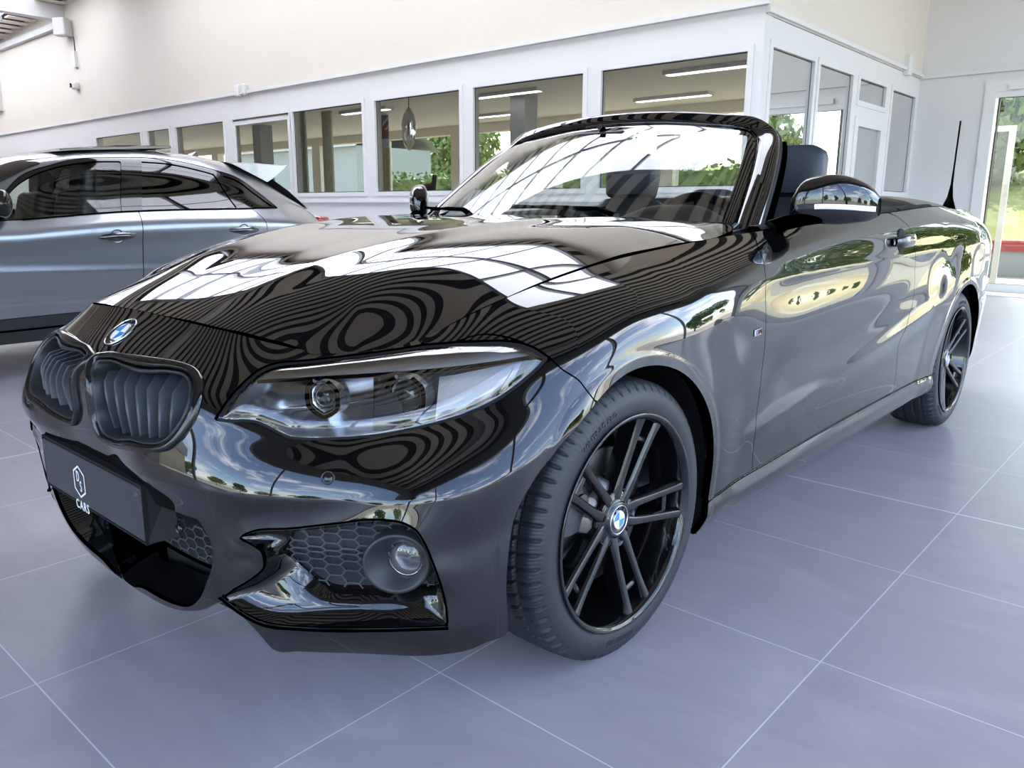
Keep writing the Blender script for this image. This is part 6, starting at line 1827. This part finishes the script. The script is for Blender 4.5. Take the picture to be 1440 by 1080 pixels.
# roof, glass roof, windscreens, tail
hw = A.P[:, :, 1]+4.3
sput(MB().add([(-.60, -4.80, 1.352), (-.60, -3.86, 1.352), (-.95, -3.84, 1.392), (-1.32, -3.86, 1.412), (-1.32, -4.74, 1.412), (-.95, -4.76, 1.392)], [(0, 1, 2, 5), (5, 2, 3, 4)], smooth=False).add([(-1.32, -3.86, 1.412), (-1.32, -4.74, 1.412), (-1.33, -4.74, 1.396), (-1.33, -3.86, 1.396), (-.60, -3.86, 1.352), (-.60, -3.86, 1.340)], [(0, 1, 2, 3), (0, 3, 5, 4)], smooth=False), 'sunroof', M['gloss'])
i0 = np.argmin(abs(A.P[:, 0, 0]-.40)); 
ws = np.maximum.reduce([-(A.V-1.0), AX-.40, -(AX+.42)]); 
for mir in (False, True): sput(A.cut(ws+.004, lip=0, off=.003), 'windscreen', M['tint'], mir=mir)
sput(MB().add([(-1.90, -3.68, 1.150), (-1.90, -4.92, 1.150), (-1.98, -4.90, 1.30), (-1.98, -3.70, 1.30)], [(0, 1, 2, 3)]), 'spoiler_mount', M['suv'])
sp = MB(); rows = []
for y in np.linspace(-4.93, -3.67, 25):
    e = (1-abs((y+4.3)/.64)**6)
    rows.append([(-1.70, y, 1.325-.04*(1-e)), (-1.90, y, 1.328-.03*(1-e)), (-2.10, y, 1.322-.02*(1-e)), (-2.125, y, 1.310), (-2.09, y, 1.275), (-2.01, y, 1.215), (-1.95, y, 1.18)])
R_ = np.array(rows); sp.grid(R_); sp.add(R_[0], [list(range(7))]); sp.add(R_[-1], [list(range(7))[::-1]]); sput(sp, 'roof_spoiler', M['suv'])
tg = []
for y in np.linspace(-4.92, -3.68, 15): tg.append([(-1.98, y, 1.215), (-2.14, y, 1.115), (-2.31, y*.98-.086, .985)])
sput(MB().grid(tg), 'rear_window', M['tint'])
e = A.P[-1]; m = MB(); half = [tuple(p) for p in e]; oth = [(x, -8.6-y, z) for x, y, z in half][::-1]
ring = half+oth; sput(MB().add(ring+[(-2.44, -4.3, .62)], [(i, (i+1) % len(ring), len(ring)) for i in range(len(ring))]), 'tailgate', M['suv'])
e = A.P[0]; half = [tuple(p) for p in e]; oth = [(x, -8.6-y, z) for x, y, z in half][::-1]; ring = half+oth
sput(MB().add(ring+[(2.08, -4.3, .48)], [(i, (i+1) % len(ring), len(ring)) for i in range(len(ring))]), 'front_bumper', M['suv'])
for mir in (False, True):
    m = MB(); m.rbox((-2.345, -3.60, .895), (.16, .11, .075), .03, M=Matrix.Rotation(.5, 3, 'Z')); sput(m, 'tail_lamp', M['amber'], mir=mir)
m = MB(); m.add([(-1.62, -4.3, 1.372), (-1.67, -4.27, 1.365), (-1.76, -4.3, 1.350), (-1.67, -4.33, 1.365), (-1.735, -4.3, 1.415)], [(0, 1, 4), (1, 2, 4), (2, 3, 4), (3, 0, 4)]); sput(m, 'roof_antenna', M['gloss'])
# seats seen through the glass
def suv_seat(x, y, nm):
    b = MB(); b.rbox((x+.20, y, .50), (.50, .46, .16), .06); o = sput(b, nm, M['leather'])
    b = MB(); b.rbox((x-.14, y, .80), (.14, .46, .60), .06, M=Matrix.Rotation(-.25, 3, 'Y')); b.build('backrest', M['leather'], o)
    b = MB(); b.rbox((x-.24, y, 1.155), (.10, .26, .19), .045, M=Matrix.Rotation(-.12, 3, 'Y')); b.build('headrest', M['leather'], o)
suv_seat(-.50, -3.92, 'front_seat'); suv_seat(-.50, -4.68, 'front_seat')
b = MB(); b.rbox((-1.45, -4.3, .75), (.18, 1.3, .60), .07, M=Matrix.Rotation(-.25, 3, 'Y')); sput(b, 'rear_bench', M['leather'])
MBf = MB().box(-2.2, -5.05, .22, 1.8, -3.55, .30); sput(MBf, 'underbody', M['dark'])
b = MB(); b.rbox((.35, -4.3, .88), (.45, 1.35, .22), .08); sput(b, 'dashboard', M['dash'])
def suv_wheel(x, y, s):
    o = bpy.data.objects.new('wheel', None); COL.objects.link(o); o.parent = SUV; o.location = (x-SUV.location[0], y+4.3, .33); o.rotation_euler = (0, 0, 0 if s > 0 else math.pi)
    m = MB(); m.xf = LAY; m.lathe([(.24, .09), (.25, .105), (.29, .112), (.315, .10), (.33, .08), (.332, 0), (.33, -.08), (.315, -.10), (.25, -.105), (.24, -.09)], 64); m.build('tyre', M['rubber'], o)
    m = MB(); m.xf = LAY; m.lathe([(.236, .09), (.244, .104), (.236, .108), (.226, .09), (.215, 0), (.236, -.1)], 64); m.lathe([(0, .075), (.06, .072), (.07, .05), (0, .03)], 32); r = m.build('rim', M['satin'], o)
    for k in range(5):
        m = MB(); m.xf = LAY@Matrix.Rotation(k*2*math.pi/5, 4, 'Z'); m.tube([(.05, 0, .065), (.14, 0, .075), (.23, 0, .092)], [.030, .022, .030], 8, squash=(1, .5)); m.build('spoke', M['satin'], o)
for x in (.93, -1.70):
    suv_wheel(x, -3.53, 1); suv_wheel(x, -5.07, -1)
    for mir in (False, True):
        m = MB(); m.grid([[(x+.36*math.cos(a), y, .33+.36*math.sin(a)) for y in (-3.46, -3.72)] for a in np.linspace(-.5, math.pi+.5, 30)]); m.add([(x, -3.72, .33)]+[(x+.36*math.cos(a), -3.72, .33+.36*math.sin(a)) for a in np.linspace(-.5, math.pi+.5, 30)], [(0, i+1, i+2) for i in range(29)]); sput(m, 'wheel_arch_liner', M['dark'], mir=mir)
# ---------------------------------------------------------------- camera and output
cd_ = bpy.data.cameras.new('camera'); co = bpy.data.objects.new('camera', cd_); COL.objects.link(co)
cd_.sensor_fit = 'HORIZONTAL'; cd_.sensor_width = 36; cd_.lens = CAM_F/1440*36; cd_.clip_start = .02; cd_.clip_end = 500
co.matrix_world = Matrix(((RX[0], RU[0], -RF[0], CAM_POS[0]), (RX[1], RU[1], -RF[1], CAM_POS[1]), (RX[2], RU[2], -RF[2], CAM_POS[2]), (0, 0, 0, 1)))
sc = bpy.context.scene; sc.camera = co
sc.view_settings.view_transform = 'Standard'; sc.view_settings.look = 'None'; sc.view_settings.gamma = 1; sc.view_settings.exposure = EXPOSURE
try: sc.view_settings.use_curve_mapping = False
except Exception: pass
sc.cycles.max_bounces = 8; sc.cycles.transparent_max_bounces = 24; sc.cycles.caustics_reflective = False; sc.cycles.caustics_refractive = False
sc.cycles.use_denoising = True
